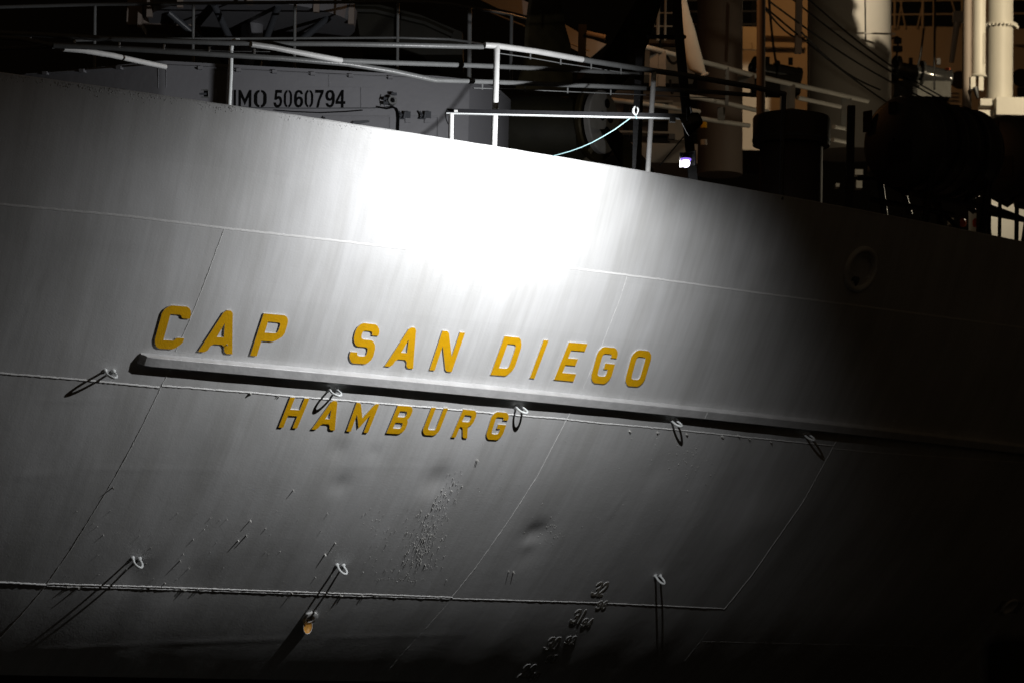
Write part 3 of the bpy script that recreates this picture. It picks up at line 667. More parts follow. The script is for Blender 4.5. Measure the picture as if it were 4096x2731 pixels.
mb = MB(); mb.slab([P3(1420, 20, 35), P3(1520, 20, 35), P3(1680, 60, 35), P3(1850, 130, 35), P3(1850, 220, 35), P3(1450, 220, 35)], (0, 1.2, 0)); mb.build('deck_locker', M['cone'], ship)
mb = MB(); mb.tube([P3(1250, 35, 35), P3(1500, 42, 35), P3(1700, 90, 35), P3(1810, 140, 35)], .05, n=8); mb.build('bent_pipe', M['cone'], ship)

# ------------------------------------------------------------------ outrigger beam, its post, floodlight, hook and rope
BY = 27.2
beam = thing('outrigger_beam', at(1800, 560, BY), 'long slim dark beam reaching out over the bulwark from a short white post', 'beam')
A, B = at(1786, 445, BY), at(2735, 466, BY)
d_ = (B - A).normalized(); zz = Vector((0, 0, 1)); yy = d_.cross(zz).normalized()
mb = MB(); mb.box((A + B) / 2, (B - A).length, .04, .042, (d_, yy, zz.copy())); mb.build('beam_bar', M['black'], beam, smooth=False)
mb = MB(); mb.box((A + B) / 2 - zz * .026 - yy * 0, (B - A).length, .046, .009, (d_, yy, zz.copy())); mb.build('lit_edge_strip', M['hook'], beam, smooth=False)  # white strip stands for lamplight on the beam's lower edge
mb = MB(); mb.tube([at(1805, 456, BY), at(1803, 585, BY)], .026, n=14); mb.build('beam_post', M['white'], beam, smooth=60)
mb = MB(); mb.tube([at(1787, 440, BY - .05), at(1781, 455, BY - .05), at(1785, 480, BY - .05), at(1793, 498, BY - .04)], .005, n=6); mb.build('beam_cable', M['stencil'], beam)
mb = MB(); mb.box(at(1824, 446, BY - .06), .035, .03, .02); mb.build('beam_clamp', M['white'], beam)

fl = thing('floodlight', at(2722, 545, BY), 'round black unlit floodlight slung under the outer end of the dark beam', 'floodlight')
aim = (base(*uv_of(1950, 900)) - FLP).normalized()
C0 = FLP - aim * .10
mb = MB(); mb.lathe(C0, aim, [(-.13, .03), (-.12, .06), (-.06, .085), (.03, .115), (.055, .125), (.06, .118), (.03, .10), (-.05, .06), (-.06, .01)], 28); hs = mb.build('lamp_housing', M['chrome'], fl, smooth=50)
mb = MB(); mb.lathe(C0, aim, [(.0, .085), (.004, .001)], 20); mb.build('lamp_glass', M['glass'], fl)
sd = aim.cross(zz).normalized()
mb = MB(); mb.tube([C0 + sd * .13, C0 + sd * .13 + zz * .12, C0 + zz * .17 + sd * .04, C0 + zz * .17 - sd * .04, C0 - sd * .13 + zz * .12, C0 - sd * .13], .009, n=8); mb.build('lamp_bracket', M['black'], fl)
mb = MB(); mb.box(at(2690, 478, BY), .06, .06, .06); mb.build('lamp_ballast', M['chrome'], fl)
mb = MB(); mb.tube([at(2760, 475, BY), at(2783, 470, BY), at(2785, 485, BY), at(2770, 505, BY)], .004, n=6); mb.build('lamp_cable', M['stencil'], fl)

sh = MB(); hc = at(2543, 444, BY - .05)
sh.tube([hc + Vector(p) for p in [(-.002, 0, -.045), (-.022, 0, -.02), (-.024, 0, .015), (-.012, 0, .038), (-.004, 0, .045)]], [.008, .012, .012, .009, .004], n=10)
sh.tube([hc + Vector(p) for p in [(.004, 0, -.045), (.014, 0, -.03), (.024, 0, .0), (.022, 0, .018), (.012, 0, .038)]], [.006, .005, .008, .01, .004], n=10)
tag(sh.build('snap_hook', M['hook'], None, smooth=60), 'small white hook clipped around the dark beam above the rope', 'hook')
rp = MB(); rpts = [at(2541, 459, BY), at(2500, 489, 27.25), at(2459, 519, 27.3), at(2410, 548, 27.4), at(2370, 570, 27.5), at(2325, 590, 27.6), at(2280, 606, 27.7), at(2215, 624, 27.85), at(2170, 640, 28.0)]
rp.tube(rpts, .0055, n=8); rp.tube([at(2538, 462, BY - .01), at(2546, 466, BY - .02), at(2541, 472, BY - .02), at(2548, 475, BY - .01)], .006, n=6)
tag(rp.build('rope', M['rope'], None, smooth=60), 'thin pale blue rope sagging from the beam hook down behind the bulwark', 'rope')

lamp_o = thing('deck_lamp', LED, 'small glaring violet white lamp shining along the hull, just above the bulwark edge', 'lamp')
mb = MB(); mb.lathe(LED, (0, 0, 1), [(.042 * math.sin(R(a_)), .042 * math.cos(R(a_))) for a_ in range(-90, 91, 15)], 24); mb.build('lamp_globe', M['led'], lamp_o, smooth=80)
mb = MB(); mb.lathe(LED, (0, 0, 1), [(.026, .044), (.034, .052), (.044, .050), (.050, .036)], 24); mb.build('halo_ring', M['halo'], lamp_o)  # glow around the globe, put in as an emissive ring
PB = inb(2766, 640, .5)
mb = MB(); vc_ = LED + AIM * .062; n_ = 16; va = []
for k_ in range(n_ + 1):
    az = R(-3 + 95 * k_ / n_); e_ = Vector((math.sin(az), math.cos(az), 0))
    va += [vc_ + e_ * .13 + Vector((0, 0, .013)), vc_ + e_ * .13 + Vector((0, 0, .15)), vc_ + e_ * .137 + Vector((0, 0, .15)), vc_ + e_ * .137 + Vector((0, 0, .013))]
mb.add(va, [(k_ * 4 + a_, k_ * 4 + (a_ + 1) % 4, k_ * 4 + 4 + (a_ + 1) % 4, k_ * 4 + 4 + a_) for k_ in range(n_) for a_ in range(4)] + [(0, 3, 2, 1), tuple(n_ * 4 + q for q in range(4))])
mb.build('added_light_shield', M['rubber'], lamp_o, smooth=30)  # added shield that keeps the lamp's light off the gear inboard
mb = MB(); mb.lathe(LED, (0, 0, 1), [(.040, .044), (.055, .042), (.085, .025), (.10, .008)], 20); mb.build('lamp_housing', M['black'], lamp_o)
mb = MB(); mb.tube([LED + Vector((0, 0, .09)), LED + Vector((0, .12, .11)), PB], .012, n=8); mb.build('lamp_arm', M['black'], lamp_o)
hull_light.parent = lamp_o; hull_light.location = AIM * .062

# black lighting frame: leaning leg, upright leg, cross bar
fr = thing('black_frame', inb(2770, 760, .6), 'tall black steel frame with a leaning leg behind the floodlight', 'frame')
def flatbar(pts, wd, dp, name, parent, m):
    P = [Vector(p) for p in pts]; mb = MB(); vs = []
    for p in P:
        vs += [p + Vector((-wd / 2, -dp / 2, 0)), p + Vector((wd / 2, -dp / 2, 0)), p + Vector((wd / 2, dp / 2, 0)), p + Vector((-wd / 2, dp / 2, 0))]
    fs = [(0, 1, 2, 3), tuple(len(vs) - 4 + i for i in (3, 2, 1, 0))]
    for i in range(len(P) - 1):
        for j in range(4): fs.append((i * 4 + j, i * 4 + (j + 1) % 4, i * 4 + 4 + (j + 1) % 4, i * 4 + 4 + j))
    mb.add(vs, fs); return mb.build(name, M[m], parent, smooth=False)
flatbar([inb(2702, -80, .6), inb(2712, 90, .6), inb(2731, 300, .6), inb(2776, 760, .6)], .10, .07, 'leaning_leg', fr, 'black')
flatbar([inb(2562, 200, .9), inb(2552, 430, .9), inb(2545, 760, .9)], .10, .07, 'upright_leg', fr, 'black')
mb = MB(); mb.tube([inb(2590, 148, .75), inb(2740, 149, .75)], .022, n=10); mb.build('cross_bar', M['black'], fr)
mb = MB(); mb.tube([inb(2735, 548, .9), inb(2700, 590, .9), inb(2640, 662, .9)], .008, n=6); mb.build('brace_wire', M['wire'], fr)

# ------------------------------------------------------------------ spare propeller stowed on deck
PY = 33.0
pc = at(2150, 470, PY)
prop = thing('spare_propeller', Vector((pc.x, pc.y, DZ)), 'huge dark bronze spare propeller lying behind the rail', 'propeller')
ax = (at(2420, 485, PY - .3) - at(1960, 470, PY + .25)).normalized()
mb = MB(); c0 = at(1960, 600, PY + .2)
c0 = at(1960, 520, PY + .25)
mb.lathe(c0, ax, [(-.36, .02), (-.33, .14), (-.24, .25), (-.1, .33), (.1, .40), (.6, .44), (1.05, .43), (1.28, .42), (1.30, .30)], 48)
mb.build('hub', M['cone'], prop, smooth=50)
fc = at(2419, 488, PY - .35)
mb = MB(); axf = Vector((.86, -.5, .0)).normalized()
mb.lathe(fc - axf * .10, axf, [(-.06, .02), (-.06, .47), (0, .48), (.02, .46)], 48); mb.build('hub_collar', M['bronze'], prop, smooth=40)
mb = MB(); mb.lathe(fc - axf * .04, axf, [(-.04, .385), (.02, .385), (.035, .37), (.035, .001)], 48); fp = mb.build('hub_flange', M['flange'], prop, smooth=40)
mb = MB(); tf = Vector((-axf.y, axf.x, 0)) * -1
for px_, py_ in [(2429, 415), (2410, 464), (2443, 475), (2428, 527)]:
    d = ray(px_, py_); q = fc - axf * .003; t_ = (q - CAM).dot(axf) / d.dot(axf); mb2 = MB(); mb2.lathe(CAM + d * t_, axf, [(-.01, .058), (.004, .058), (.005, .001)], 20); mb2.build('bolt_hole', M['stencil'], fp)
def blade(pts, th, name='blade', skew=.3):
    """blade as a curved solid: pts = list of (left px, right px, y px, depth)"""
    mb = MB(); vs = []; n = 9
    for (xl, xr, y, Y, tw) in pts:
        for side in (0, 1):
            for j in range(n):
                s = j / (n - 1); x = xl + (xr - xl) * s
                camber = math.sin(math.pi * s)
                p = at(x, y, Y + tw * (s - .5)) + Vector((0, 1, .0)) * ((.10 * camber) if side else (-.02 + .10 * camber - th * camber))
                vs.append(p)
    k = 2 * n; fs = []
    for i in range(len(pts) - 1):
        for side in (0, 1):
            for j in range(n - 1):
                a = i * k + side * n + j; q = (a, a + 1, a + 1 + k, a + k); fs.append(q if side else q[::-1])
        a = i * k; fs.append((a, a + k, a + k + n, a + n)); a = i * k + n - 1; fs.append((a, a + n, a + n + k, a + k))
    fs.append(tuple(list(range(n)) + list(range(2 * n - 1, n - 1, -1)))); e = (len(pts) - 1) * k; fs.append(tuple([e + j for j in range(n)][::-1] + [e + n + j for j in range(n)]))
    mb.add(vs, fs); return mb.build(name, M['bronze'], prop, smooth=50)
blade([(2170, 2235, -160, PY, .5), (2130, 2240, -60, PY, .6), (2112, 2248, 20, PY, .65), (2100, 2262, 110, PY, .7), (2098, 2282, 180, PY, .6), (2090, 2290, 260, PY, .5), (2060, 2290, 360, PY, .4)], .12)
blade([(2580, 2690, -120, PY - .1, -.9), (2545, 2650, 0, PY - .1, -1.0), (2500, 2625, 80, PY - .1, -1.0), (2450, 2595, 170, PY - .1, -.9), (2390, 2560, 245, PY - .1, -.8), (2330, 2520, 310, PY - .1, -.6), (2280, 2450, 380, PY - .1, -.4)], .12)
blade([(2400, 2470, 520, PY - .4, .2), (2440, 2540, 590, PY - .45, .3), (2480, 2600, 660, PY - .5, .3), (2500, 2660, 760, PY - .5, .3)], .10)
blade([(1900, 2060, 560, PY + .5, .2), (1850, 2080, 700, PY + .6, .3), (1860, 2080, 800, PY + .6, .3)], .10)

# ------------------------------------------------------------------ masts and superstructure, farther forward
def post(name, x, w_px, y0, y1, Y, m='post', top=-400, parent=None, lean=3, n=40, extra=None):
    mb = MB(); r = w_px / 2 / F * Y
    mb.tube([at(x + lean, top, Y), at(x, y1, Y)], r, n=n)
    return mb.build(name, M[m], parent or ship, smooth=60)
k1 = post('kingpost', 2878, 186, 0, 700, 44, 'brownpost')
mb = MB(); mb.lathe(at(2878, 103, 44), (0, 0, 1), [(-.01, .376), (.01, .376)], 40); mb.build('weld_band', M['brownpost'], k1)
mb = MB(); mb.tube([at(2920, 20, 43.6), at(2912, 250, 43.6)], .02, n=8); mb.build('pipe_run', M['brownpost'], k1)
k2 = post('kingpost', 3396, 340, 0, 620, 48, 'post')
mb = MB(); mb.tube([at(3459, -60, 47.2), at(3462, 165, 47.2)], .012, n=6); mb.build('pipe_run', M['wire'], k2)
mb = MB(); mb.box(at(3460, 134, 47.1), 1.05, .02, .03); mb.build('foot_rung', M['post'], k2)
mb = MB(); mb.tube([at(3240, -60, 47.3), at(3236, 420, 47.3)], .012, n=6); mb.build('pipe_run', M['brownpost'], k2)
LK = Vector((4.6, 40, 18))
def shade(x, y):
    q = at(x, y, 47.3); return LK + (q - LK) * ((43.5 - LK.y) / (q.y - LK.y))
mb = MB(); mb.slab([shade(*p) for p in [(3390, -160), (3404, -20), (3436, 38), (3417, 53), (3429, 88), (3438, 110), (3440, 160), (3465, 165), (3478, 186), (3490, 190), (3496, 160), (3510, 150), (3600, 152), (3620, 560), (3120, 560), (3120, -160)]], (0, .05, 0)); mb.build('shadow_plate', M['brownpost'], k2, smooth=False)  # added plate out of view, outlined to throw a jagged shadow on the mast
k3 = post('kingpost', 3867, 38, 0, 480, 50, 'brownpost', n=20)
k4 = post('derrick_boom', 3914, 57, 0, 305, 50, 'post', n=24, lean=2)
mb = MB(); mb.lathe(at(3914, 306, 50), (0, 0, -1), [(-.03, .135), (.0, .16), (.02, .15), (.02, .01)], 24); mb.build('boom_collar', M['post'], k4)
for dx in (-22, 10): 
    mb = MB(); mb.box(at(3914 + dx, 336, 49.9), .09, .05, .26); mb.build('boom_fork', M['post'], k4)
mb = MB(); mb.tube([at(3900, 350, 49.8), at(3912, 395, 49.8)], [.05, .03], n=10); mb.build('boom_pin', M['dgrey'], k4)
for i in range(14):
    mb = MB(); mb.box(at(3940, 136 + i * 9, 49.85), .02, .03, .012); mb.build('climbing_cleat', M['brownpost'], k4)
k5 = post('kingpost', 3996, 110, 0, 430, 52, 'post', n=48, lean=5)
mb = MB(); mb.lathe(at(4000, 104, 52), (0, 0, 1), [(-.035, .30), (-.03, .335), (.02, .335), (.02, .26)], 48); fl5 = mb.build('flange', M['post'], k5, smooth=30)
for i in range(14):
    th = -math.pi * (i + .5) / 14; mb = MB(); mb.box(at(4000, 104, 52) + Vector((math.cos(th) * .335, math.sin(th) * .335, -.04)), .03, .03, .04); mb.build('flange_bolt', M['post'], fl5)
mb = MB(); mb.box(at(4080, 455, 52.2), 1.15, 1.4, .34); mb.box(at(3935, 470, 52), .3, .6, .16); mb.build('mast_house', M['post'], ship)
mb = MB(); mb.box(at(3940, 415, 51.7), .22, .3, .13); mb.build('winch_foot', M['post'], ship)
post('lamp_post', 3043, 36, 0, 460, 37, 'brownpost', n=16)
flatbar([at(3197, -60, 41), at(3192, 215, 41)], .10, .1, 'cable_trunk', ship, 'brownpost')

SY = 60.0
def wallbox(x0, y0, x1, y1, Y, dp, name, m, parent=ship):
    a, b = at(x0, y1, Y), at(x1, y1, Y); t_ = at((x0 + x1) / 2, y0, Y); mb = MB()
    mb.box(((a.x + b.x) / 2, Y + dp / 2, (a.z + t_.z) / 2), b.x - a.x, dp, t_.z - a.z); return mb.build(name, M[m], parent, smooth=False)
sup = wallbox(2950, 150, 3230, 600, SY, 3, 'superstructure', 'sup')
wallbox(3050, -200, 3230, 148, SY + .02, 3, 'upper_tier', 'sup', sup)
sup2 = wallbox(3540, 112, 4300, 600, SY + 2, 3, 'superstructure', 'sup')
wallbox(3000, 132, 3225, 142, SY - .25, .3, 'deck_edge', 'sup', sup); wallbox(3050, 180, 3225, 188, SY - .2, .22, 'deck_edge', 'sup', sup)
wallbox(4060, 168, 4300, 178, SY + 1.8, .22, 'deck_edge', 'sup', sup2)
for i, y in enumerate((5, 60)):
    mb = MB(); mb.tube([at(3540, y, SY + 1.9), at(4200, y - 6, SY + 1.9)], .022, n=8); mb.build('railing_bar', M['sup'], sup2)
for x in (3578, 3690, 3735, 3848, 4120):
    mb = MB(); mb.tube([at(x + 2, -60, SY + 1.9), at(x, 116, SY + 1.9)], .03, n=8); mb.build('railing_post', M['sup'], sup2)
for x0, x1 in ((3695, 3668), (3805, 3838), (3600, 3622), (3608, 3590)):
    mb = MB(); mb.tube([at(x0, 0, SY + 1.9), at(x1, 114, SY + 1.9)], .018, n=6); mb.build('railing_brace', M['sup'], sup2)
for x, y in ((3838, 320), (4084, 312), (4300, 305)):
    mb = MB(); mb.lathe(at(x, y, SY + 1.98), (0, -1, 0), [(-.01, .21), (.03, .20), (.03, .17), (.01, .168), (.01, .001)], 28); mb.build('porthole', M['rubber'], sup2)
for i in range(3): wallbox(3780, 365 + i * 15, 3832, 370 + i * 15, SY + 1.9, .08, 'louvre', 'sup', sup2)
for x0, y0, x1, y1 in ((3560, 365, 3780, 470), (4070, 352, 4300, 420)): wallbox(x0, y0, x1, y1, SY + 1.85, .1, 'dark_opening', 'rubber', sup2)
for y in (3, 48, 100):
    mb = MB(); mb.tube([at(2735, y, 50), at(3040, y - 2, 50)], .018, n=6); mb.build('far_railing_bar', M['sup'], ship)
mb = MB(); mb.box(at(2990, 155, 59.2), .4, .1, .5); mb.build('lamp_bracket', M['post'], ship)
mb = MB(); mb.tube([at(2998, 176, 58.8), at(3008, 172, 58.8), at(3010, 195, 58.8), at(3000, 198, 58.8)], .012, n=6); mb.build('grab_handle', M['sup'], ship)

# lit side house behind the propeller
h2 = wallbox(2500, 574, 2790, 648, 40, 1.5, 'hatch_coaming', 'sup')
h3 = wallbox(2565, 160, 2780, 300, 42, .6, 'side_house', 'sup')
wallbox(2560, 175, 2785, 182, 41.8, .2, 'ledge', 'deck', h3); wallbox(2560, 190, 2785, 194, 41.8, .2, 'ledge', 'sup', h3)
h4 = wallbox(2440, 365, 2740, 600, 43, .5, 'side_house', 'sup'); h4.data.materials[0] = M['brownpost']
for y in (400, 467, 525): wallbox(2465, y, 2700 - (0 if y > 400 else 8), y + 5, 42.6, .3, 'shelf', 'sup', h4)
for x0, x1 in ((2492, 2515), (2520, 2560), (2600, 2680)): wallbox(x0, 408, x1, 570, 42.8, .1, 'dark_panel', 'rubber', h4)
wallbox(2672, 410, 2740, 560, 42.7, .1, 'grey_panel', 'sup', h4); wallbox(2675, 536, 2700, 556, 42.6, .1, 'nameplate', 'dgrey', h4)
mb = MB(); mb.slab([at(*p, 38.5) for p in [(1850, -110), (2115, 12), (2347, 150), (2425, 178), (2361, 232), (2290, 196), (2104, 62), (1990, 34), (1880, -20)]], (0, .05, 0)); mb.build('canvas_dodger', M['sup'], ship, smooth=False)
mb = MB(); mb.tube([at(1960, 50, 37.5), at(2097, 105, 37.5), at(2284, 176, 37.5), at(2358, 205, 37.5)], .012, n=8); mb.build('jackstay', M['sup'], ship)
flatbar([at(2330, 100, 37), at(2325, 320, 37)], .11, .05, 'awning_post', ship, 'cone')
mb = MB(); mb.tube([at(2345, 138, 37), at(2420, 155, 37)], .05, n=12); mb.build('awning_roll', M['brownpost'], ship)

# far side hand rail with flat stanchions
fh = MB(); fh.tube([at(*p) for p in [(2540, 182, 37.5), (2583, 190, 37.7), (2700, 221, 38.2), (2896, 271, 39.2), (3018, 304, 39.8), (3150, 334, 40.5), (3300, 366, 41.3), (3470, 405, 42.2)]], .038, n=12)
fhr = fh.build('far_hand_rail', M['post'], ship, smooth=60)
for pts in ([(2440, 400, 37.5), (2640, 425, 38.2), (2796, 393 + 55, 39)], [(2730, 385, 38.6), (2796, 393, 39), (2920, 418, 39.5), (3014, 440, 40), (3071, 448, 40.3)], [(2770, 470, 39), (2880, 488, 39.5), (2996, 504, 40)], [(3335, 508, 41.5), (3400, 519, 42)], [(3330, 560, 41.5), (3400, 573, 42)], [(3190, 392, 40.6), (3360, 428, 41.5)]):
    mb = MB(); mb.tube([at(*p) for p in pts], .034, n=10); mb.build('rail_bar', M['post'], fhr, smooth=60)
for x0, x1, y0, y1, Y in ((2597, 2630, 205, 350, 37.9), (2632, 2662, 207, 346, 37.95), (2900, 2914, 270, 420, 39.2), (2950, 3018, 300, 350, 39.7), (3120, 3150, 330, 440, 40.5), (3150, 3180, 340, 440, 40.55), (3364, 3405, 385, 520, 41.8), (2870, 2900, 430, 480, 39.4)):
    wallbox(x0, y0, x1, y1, Y, .03, 'rail_stanchion', 'flange', fhr)
for y, dx in ((491, 0), (560, 0)):
    mb = MB(); mb.tube([at(2815, y, 38), at(2815, y + 22, 38)], .045, n=14); mb.build('brass_valve', M['gold'] if y < 500 else M['post'], ship)

# mushroom ventilator
vc = at(3165, 575, 33.5)
mb = MB(); r_ = 140 / F * 33.5
mb.lathe(vc, (0, 0, 1), [(-1.0, 128 / F * 33.5), (0, 128 / F * 33.5)], 40); vt = mb.build('ventilator', M['vent'], ship, smooth=50)
mb = MB(); mb.lathe(vc, (0, 0, 1), [(-.01, .38), (-.03, .475), (.30, .478), (.33, .46), (.43, .05), (.44, .001)], 40); mb.build('ventilator_cap', M['vent'], vt, smooth=40)
mb = MB(); mb.lathe(vc, (0, 0, 1), [(.02, .482), (.045, .482), (.045, .47)], 40); mb.build('cap_band', M['dgrey'], vt)

# canvas wind sail catching the work light
cs = [(-140, 2690, 2722), (0, 2706, 2747), (60, 2712, 2762), (120, 2718, 2782), (180, 2730, 2797), (240, 2742, 2813), (280, 2755, 2822), (300, 2790, 2832)]
mb = MB(); n = 20; vs = []
for y, xl, xr in cs:
    c = at((xl + xr) / 2, y, 38); r_ = (xr - xl) / 2 / F * 38
    for j in range(n):
        th = 2 * math.pi * j / n; k_ = 1 - .10 * max(0, math.cos(th - 5.3)) ** 8
        vs.append(c + Vector((math.cos(th) * r_ * k_, math.sin(th) * r_ * .6, 0)))
mb.add(vs, [(i * n + j, i * n + (j + 1) % n, (i + 1) * n + (j + 1) % n, (i + 1) * n + j) for i in range(len(cs) - 1) for j in range(n)] + [tuple((len(cs) - 1) * n + j for j in range(n))])
ws = thing('wind_sail', at(2770, 300, 38), 'pale canvas wind sail hanging in a long taper beside the black leg', 'canvas')
mb.build('canvas_tube', M['canvas'], ws, smooth=60)
mb = MB(); mb.tube([at(2806, 306, 37.8), at(2833, 294, 37.8)], .02, n=8); mb.build('toggle', M['canvas'], ws)
for x, wdt in ((2631, .045), (2660, .03)):
    mb = MB(); mb.tube([at(x + 3, -80, 40), at(x, 165, 40)], wdt / 2 * 1.2, n=10); mb.build('ladder_rail', M['post'], ship, smooth=60)
for y in (53, 106):
    mb = MB(); mb.tube([at(2610, y, 40), at(2690, y, 40)], .012, n=6); mb.build('ladder_rung', M['post'], ship)

# winches
def winch(x, y, Y, ln, rad, lab):
    t = thing('cargo_winch', at(x, y + 90, Y), lab, 'winch'); c = at(x, y, Y); a_ = Vector((1, .25, -.12)).normalized()
    mb = MB(); mb.lathe(c - a_ * ln / 2, a_, [(0, .02), (0, rad), (.08, rad), (.09, rad * .6), (ln * .45, rad * .6), (ln * .46, rad), (ln * .5, rad), (ln * .51, rad * .75), (ln * .9, rad * .72), (ln * .93, rad * .8), (ln, rad * .78), (ln, .02)], 30); mb.build('winch_drum', M['chrome'], t, smooth=40)
    mb = MB(); mb.box(c + Vector((0, .1, -rad * 1.1)), ln * .95, .5, .3); mb.build('winch_bed', M['cone'], t)
    mb = MB(); mb.lathe(c - a_ * (ln / 2 + .02), a_, [(-.04, .02), (-.04, rad * .35), (0, rad * .35)], 20); mb.build('winch_shaft', M['black'], t)
    for dx in (-.18, .28):
        mb = MB(); mb.box(c + Vector((dx * ln, -.02, rad * .95)), .07, .07, .12); mb.build('winch_lever', M['black'], t)
winch(3105, 290, 46, .85, .20, 'smaller dark winch in front of the orange lit wall, left of the wide mast')
winch(3685, 300, 52, 1.15, .27, 'larger dark winch with bright glints, right of the wide mast')
mb = MB(); mb.box(at(3790, 278, 51), .09, .06, .035); tag(mb.build('warning_light', M['orange']), 'tiny orange block on the larger winch right of the wide mast', 'marker')

# wires of the running rigging
for i, (a, b) in enumerate([(((3060, 30), 40), ((3790, 560), 46)), (((3075, 5), 40), ((3760, 425), 46)), (((3160, -10), 42), ((3800, 420), 47)), (((3225, -10), 42), ((3780, 395), 47)), (((3205, 130), 40), ((3520, 360), 44)), (((3062, 38), 40), ((3240, 165), 42)),
                            (((3076, 0), 45), ((3105, 255), 45)), (((3695, 115), 50), ((3672, 262), 50)), (((3740, 0), 50), ((3737, 360), 50)), (((2640, 162), 41), ((2652, 200), 41)), (((2660, 210), 41), ((2720, 235), 41)), (((2680, 320), 41), ((2695, 360), 41))]):
    mb = MB(); p, q = at(*a[0], a[1]), at(*b[0], b[1]); n = 12
    mb.tube([p.lerp(q, j / n) - Vector((0, 0, .12 * math.sin(math.pi * j / n))) for j in range(n + 1)], .014 if i < 6 else .02, n=6); mb.build('rigging_wire', M['wire'], ship, smooth=60)
mb = MB(); mb.tube([at(3828, 90, 48), at(3806, 250, 48)], [.06, .045], n=12); mb.box(at(3832, 70, 48), .18, .1, .2); mb.build('hanging_arm', M['brownpost'], ship)
mb = MB(); mb.box(at(3590, 165, 50), .14, .1, .1); mb.box(at(3590, 197, 50), .17, .1, .1); mb.tube([at(3595, 150, 50), at(3585, 240, 50)], .02, n=8); mb.tube([at(3566, 155, 50), at(3592, 148, 50)], .02, n=8); mb.build('block_and_bracket', M['black'], ship)

# life raft canisters in cradles on the far part of the rail
def life_raft(x, y, Y, rad, ln, lab):
    c = at(x, y, Y); u_ = c.x; a_ = Vector((math.cos(.72), math.sin(.72), 0)); t = thing('life_raft', Vector((c.x, c.y, Hz - .3)), lab, 'life raft', 'life raft canisters on the rail')
    pr = [(0, .02), (.0, rad * .80), (.05, rad * .93), (.12, rad)]
    d = .12
    for i in range(6):
        d0 = .12 + (ln - .24) * (i + 1) / 6; pr += [(d0 - .05, rad), (d0 - .03, rad * 1.025), (d0, rad)]
    pr += [(ln - .05, rad * .93), (ln, rad * .8), (ln, .02)]
    mb = MB(); mb.lathe(c, a_, pr, 48); ca = mb.build('canister', M['raft'], t, smooth=35)
    mb = MB(); mb.lathe(c, a_, [(.05, rad * 1.0), (ln - .05, rad * 1.0)], 6)
    sd_ = Vector((-a_.y, a_.x, 0)) * -1; zz_ = Vector((0, 0, 1))
    for dx, dz, w2, h2 in ((.10, -.16, .36, .27), (-.42, .28, .14, .26), (-.02, .40, .12, .14)):
        k_ = rad / .56; mb = MB(); mb.box(c + sd_ * dx * k_ + zz_ * dz * k_ - a_ * .004, w2 * k_, .012, h2 * k_, (sd_, a_, zz_)); mb.build('label_plate', M['raftdark'], ca)
    for q in (.35, .7):
        mb = MB(); mb.lathe(c + a_ * ln * q, a_, [(-.03, rad * 1.03), (-.03, rad * 1.045), (.03, rad * 1.045), (.03, rad * 1.03)], 48); mb.build('strap', M['black'], t)
    mb = MB(); mb.lathe(c, a_, [(.0, rad * 1.03), (ln, rad * 1.03)], 2)
    mb = MB(); mb.box(c + a_ * ln / 2 + sd_ * -rad * .0 - zz_ * 0, .03, ln * .96, .05, (sd_, a_, zz_))
    for q in (.15, .85):
        mb = MB(); b0 = c + a_ * ln * q
        mb.tube([b0 - sd_ * rad * .7 - zz_ * rad * .75, b0 - zz_ * rad * 1.12, b0 + sd_ * rad * .7 - zz_ * rad * .75], .035, n=8)
        for s_ in (-.75, .75): mb.tube([b0 + sd_ * rad * s_ - zz_ * rad * .7, b0 + sd_ * rad * s_ * .6 - zz_ * rad * 2.4], .045, n=8)
        mb.build('cradle_leg', M['black'], t, smooth=60)
    mb = MB(); 
    for s_ in (-.6, .6): mb.tube([c + sd_ * rad * s_ - zz_ * rad * 1.25, c + a_ * ln + sd_ * rad * s_ - zz_ * rad * 1.25], .04, n=8)
    mb.tube([c + a_ * .15 * ln + sd_ * rad * .6 - zz_ * rad * 1.25, c + a_ * .85 * ln + sd_ * rad * .5 - zz_ * rad * 2.2], .03, n=8)
    mb.build('cradle_rail', M['black'], t, smooth=60)
    return t
life_raft(3575, 560, 33.6, .57, 1.55, 'nearer dark barrel shaped life raft canister with black label plates')
life_raft(3985, 625, 36.9, .57, 1.6, 'farther dark life raft canister cut by the right edge of the picture')
flatbar([at(3405, 425, 33.2), at(3396, 840, 33.2)], .09, .1, 'raft_rack_post', ship, 'black')

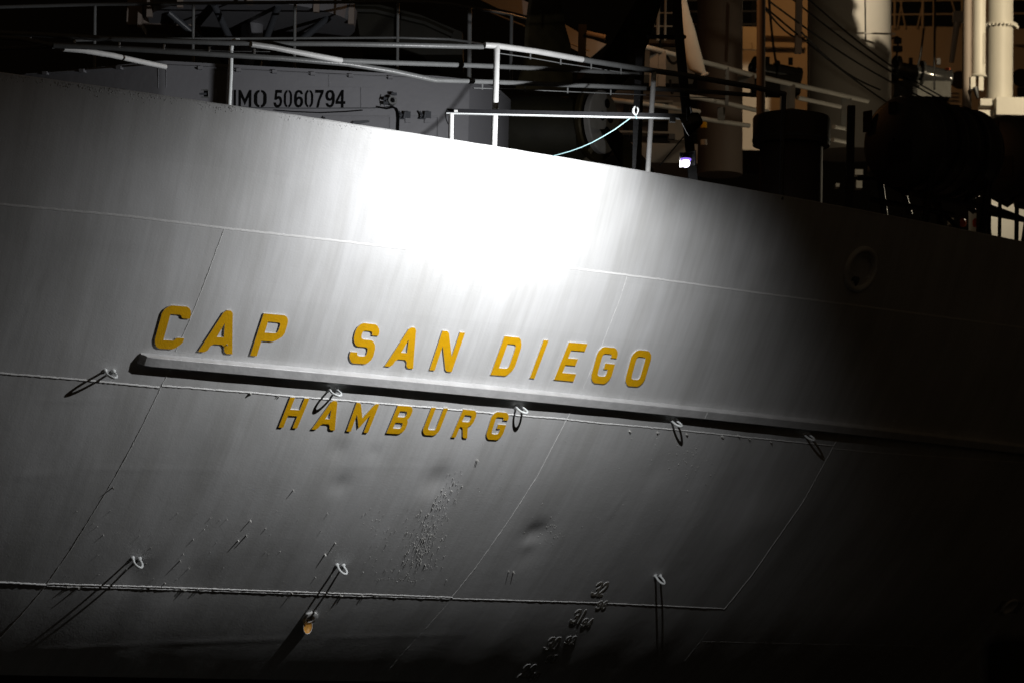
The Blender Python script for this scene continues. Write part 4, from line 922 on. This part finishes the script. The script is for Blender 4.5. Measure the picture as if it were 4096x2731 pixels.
# lit bits of deck gear under the rafts
mb = MB(); mb.box(at(4010, 900, 41), .85, .6, .75); tag(mb.build('deck_locker', M['post']), 'white locker glaring in lamplight beneath the farther life raft', 'locker')
mb = MB(); mb.box(at(3920, 860, 42), .3, .3, .6); tag(mb.build('deck_cabinet', M['post']), 'narrow pale cabinet left of the glaring white locker', 'cabinet')
for x in (3852, 3903):
    mb = MB(); mb.lathe(at(x, 892, 38), (0, 0, 1), [(-.06, .02), (-.05, .04), (.03, .045), (.06, .02)], 14); tag(mb.build('orange_float', M['orange']), 'orange float glimpsed under the life rafts, ' + ('left' if x < 3880 else 'right') + ' one of two', 'float', 'orange floats under the rafts')
for x0, y0, x1, y1 in ((3420, 678, 3452, 700), (3425, 722, 3449, 752), (3343, 734, 3358, 748), (3714, 772, 3728, 800), (3798, 868, 3814, 897), (3806, 765, 3820, 790)):
    wallbox(x0, y0, x1, y1, 44, .2, 'deck_fitting', 'post')
for pts in (((3850, 815), (3912, 815)), ((3850, 786), (4096, 880)), ((3600, 720), (3640, 860)), ((3660, 700), (3720, 860)), ((3430, 712), (3560, 712)), ((3790, 760), (3900, 850))):
    mb = MB(); mb.tube([at(*p, 37) for p in pts], .04, n=8); mb.build('rack_bar', M['black'], ship, smooth=60)
for x, w_ in ((3926, .13), (3960, .04), (4000, .05), (4068, .06)):
    mb = MB(); mb.tube([at(x, 790, 36.5), at(x - 3, 1000, 36.5)], w_ / 2, n=8); mb.build('rack_post', M['black'], ship, smooth=60)

# out-of-focus bollard post at the foot of the frame, on the quay close to the camera
c = at(4040, 2620, 6.0); topz_ = at(4040, 2548, 6.0).z; x0 = at(3935, 2620, 6.0).x
mb = MB(); r_ = .085; cx_ = x0 + r_
mb.lathe((cx_, 6, 0), (0, 0, 1), [(2.2, .12), (2.24, .12), (2.26, r_), (topz_ - .02, r_), (topz_ - .006, r_ * .93), (topz_, r_ * .7), (topz_, .001)], 32)
tag(mb.build('quay_post', M['rubber'], smooth=40), 'black blurred post standing close on the quay, bottom right corner', 'post')
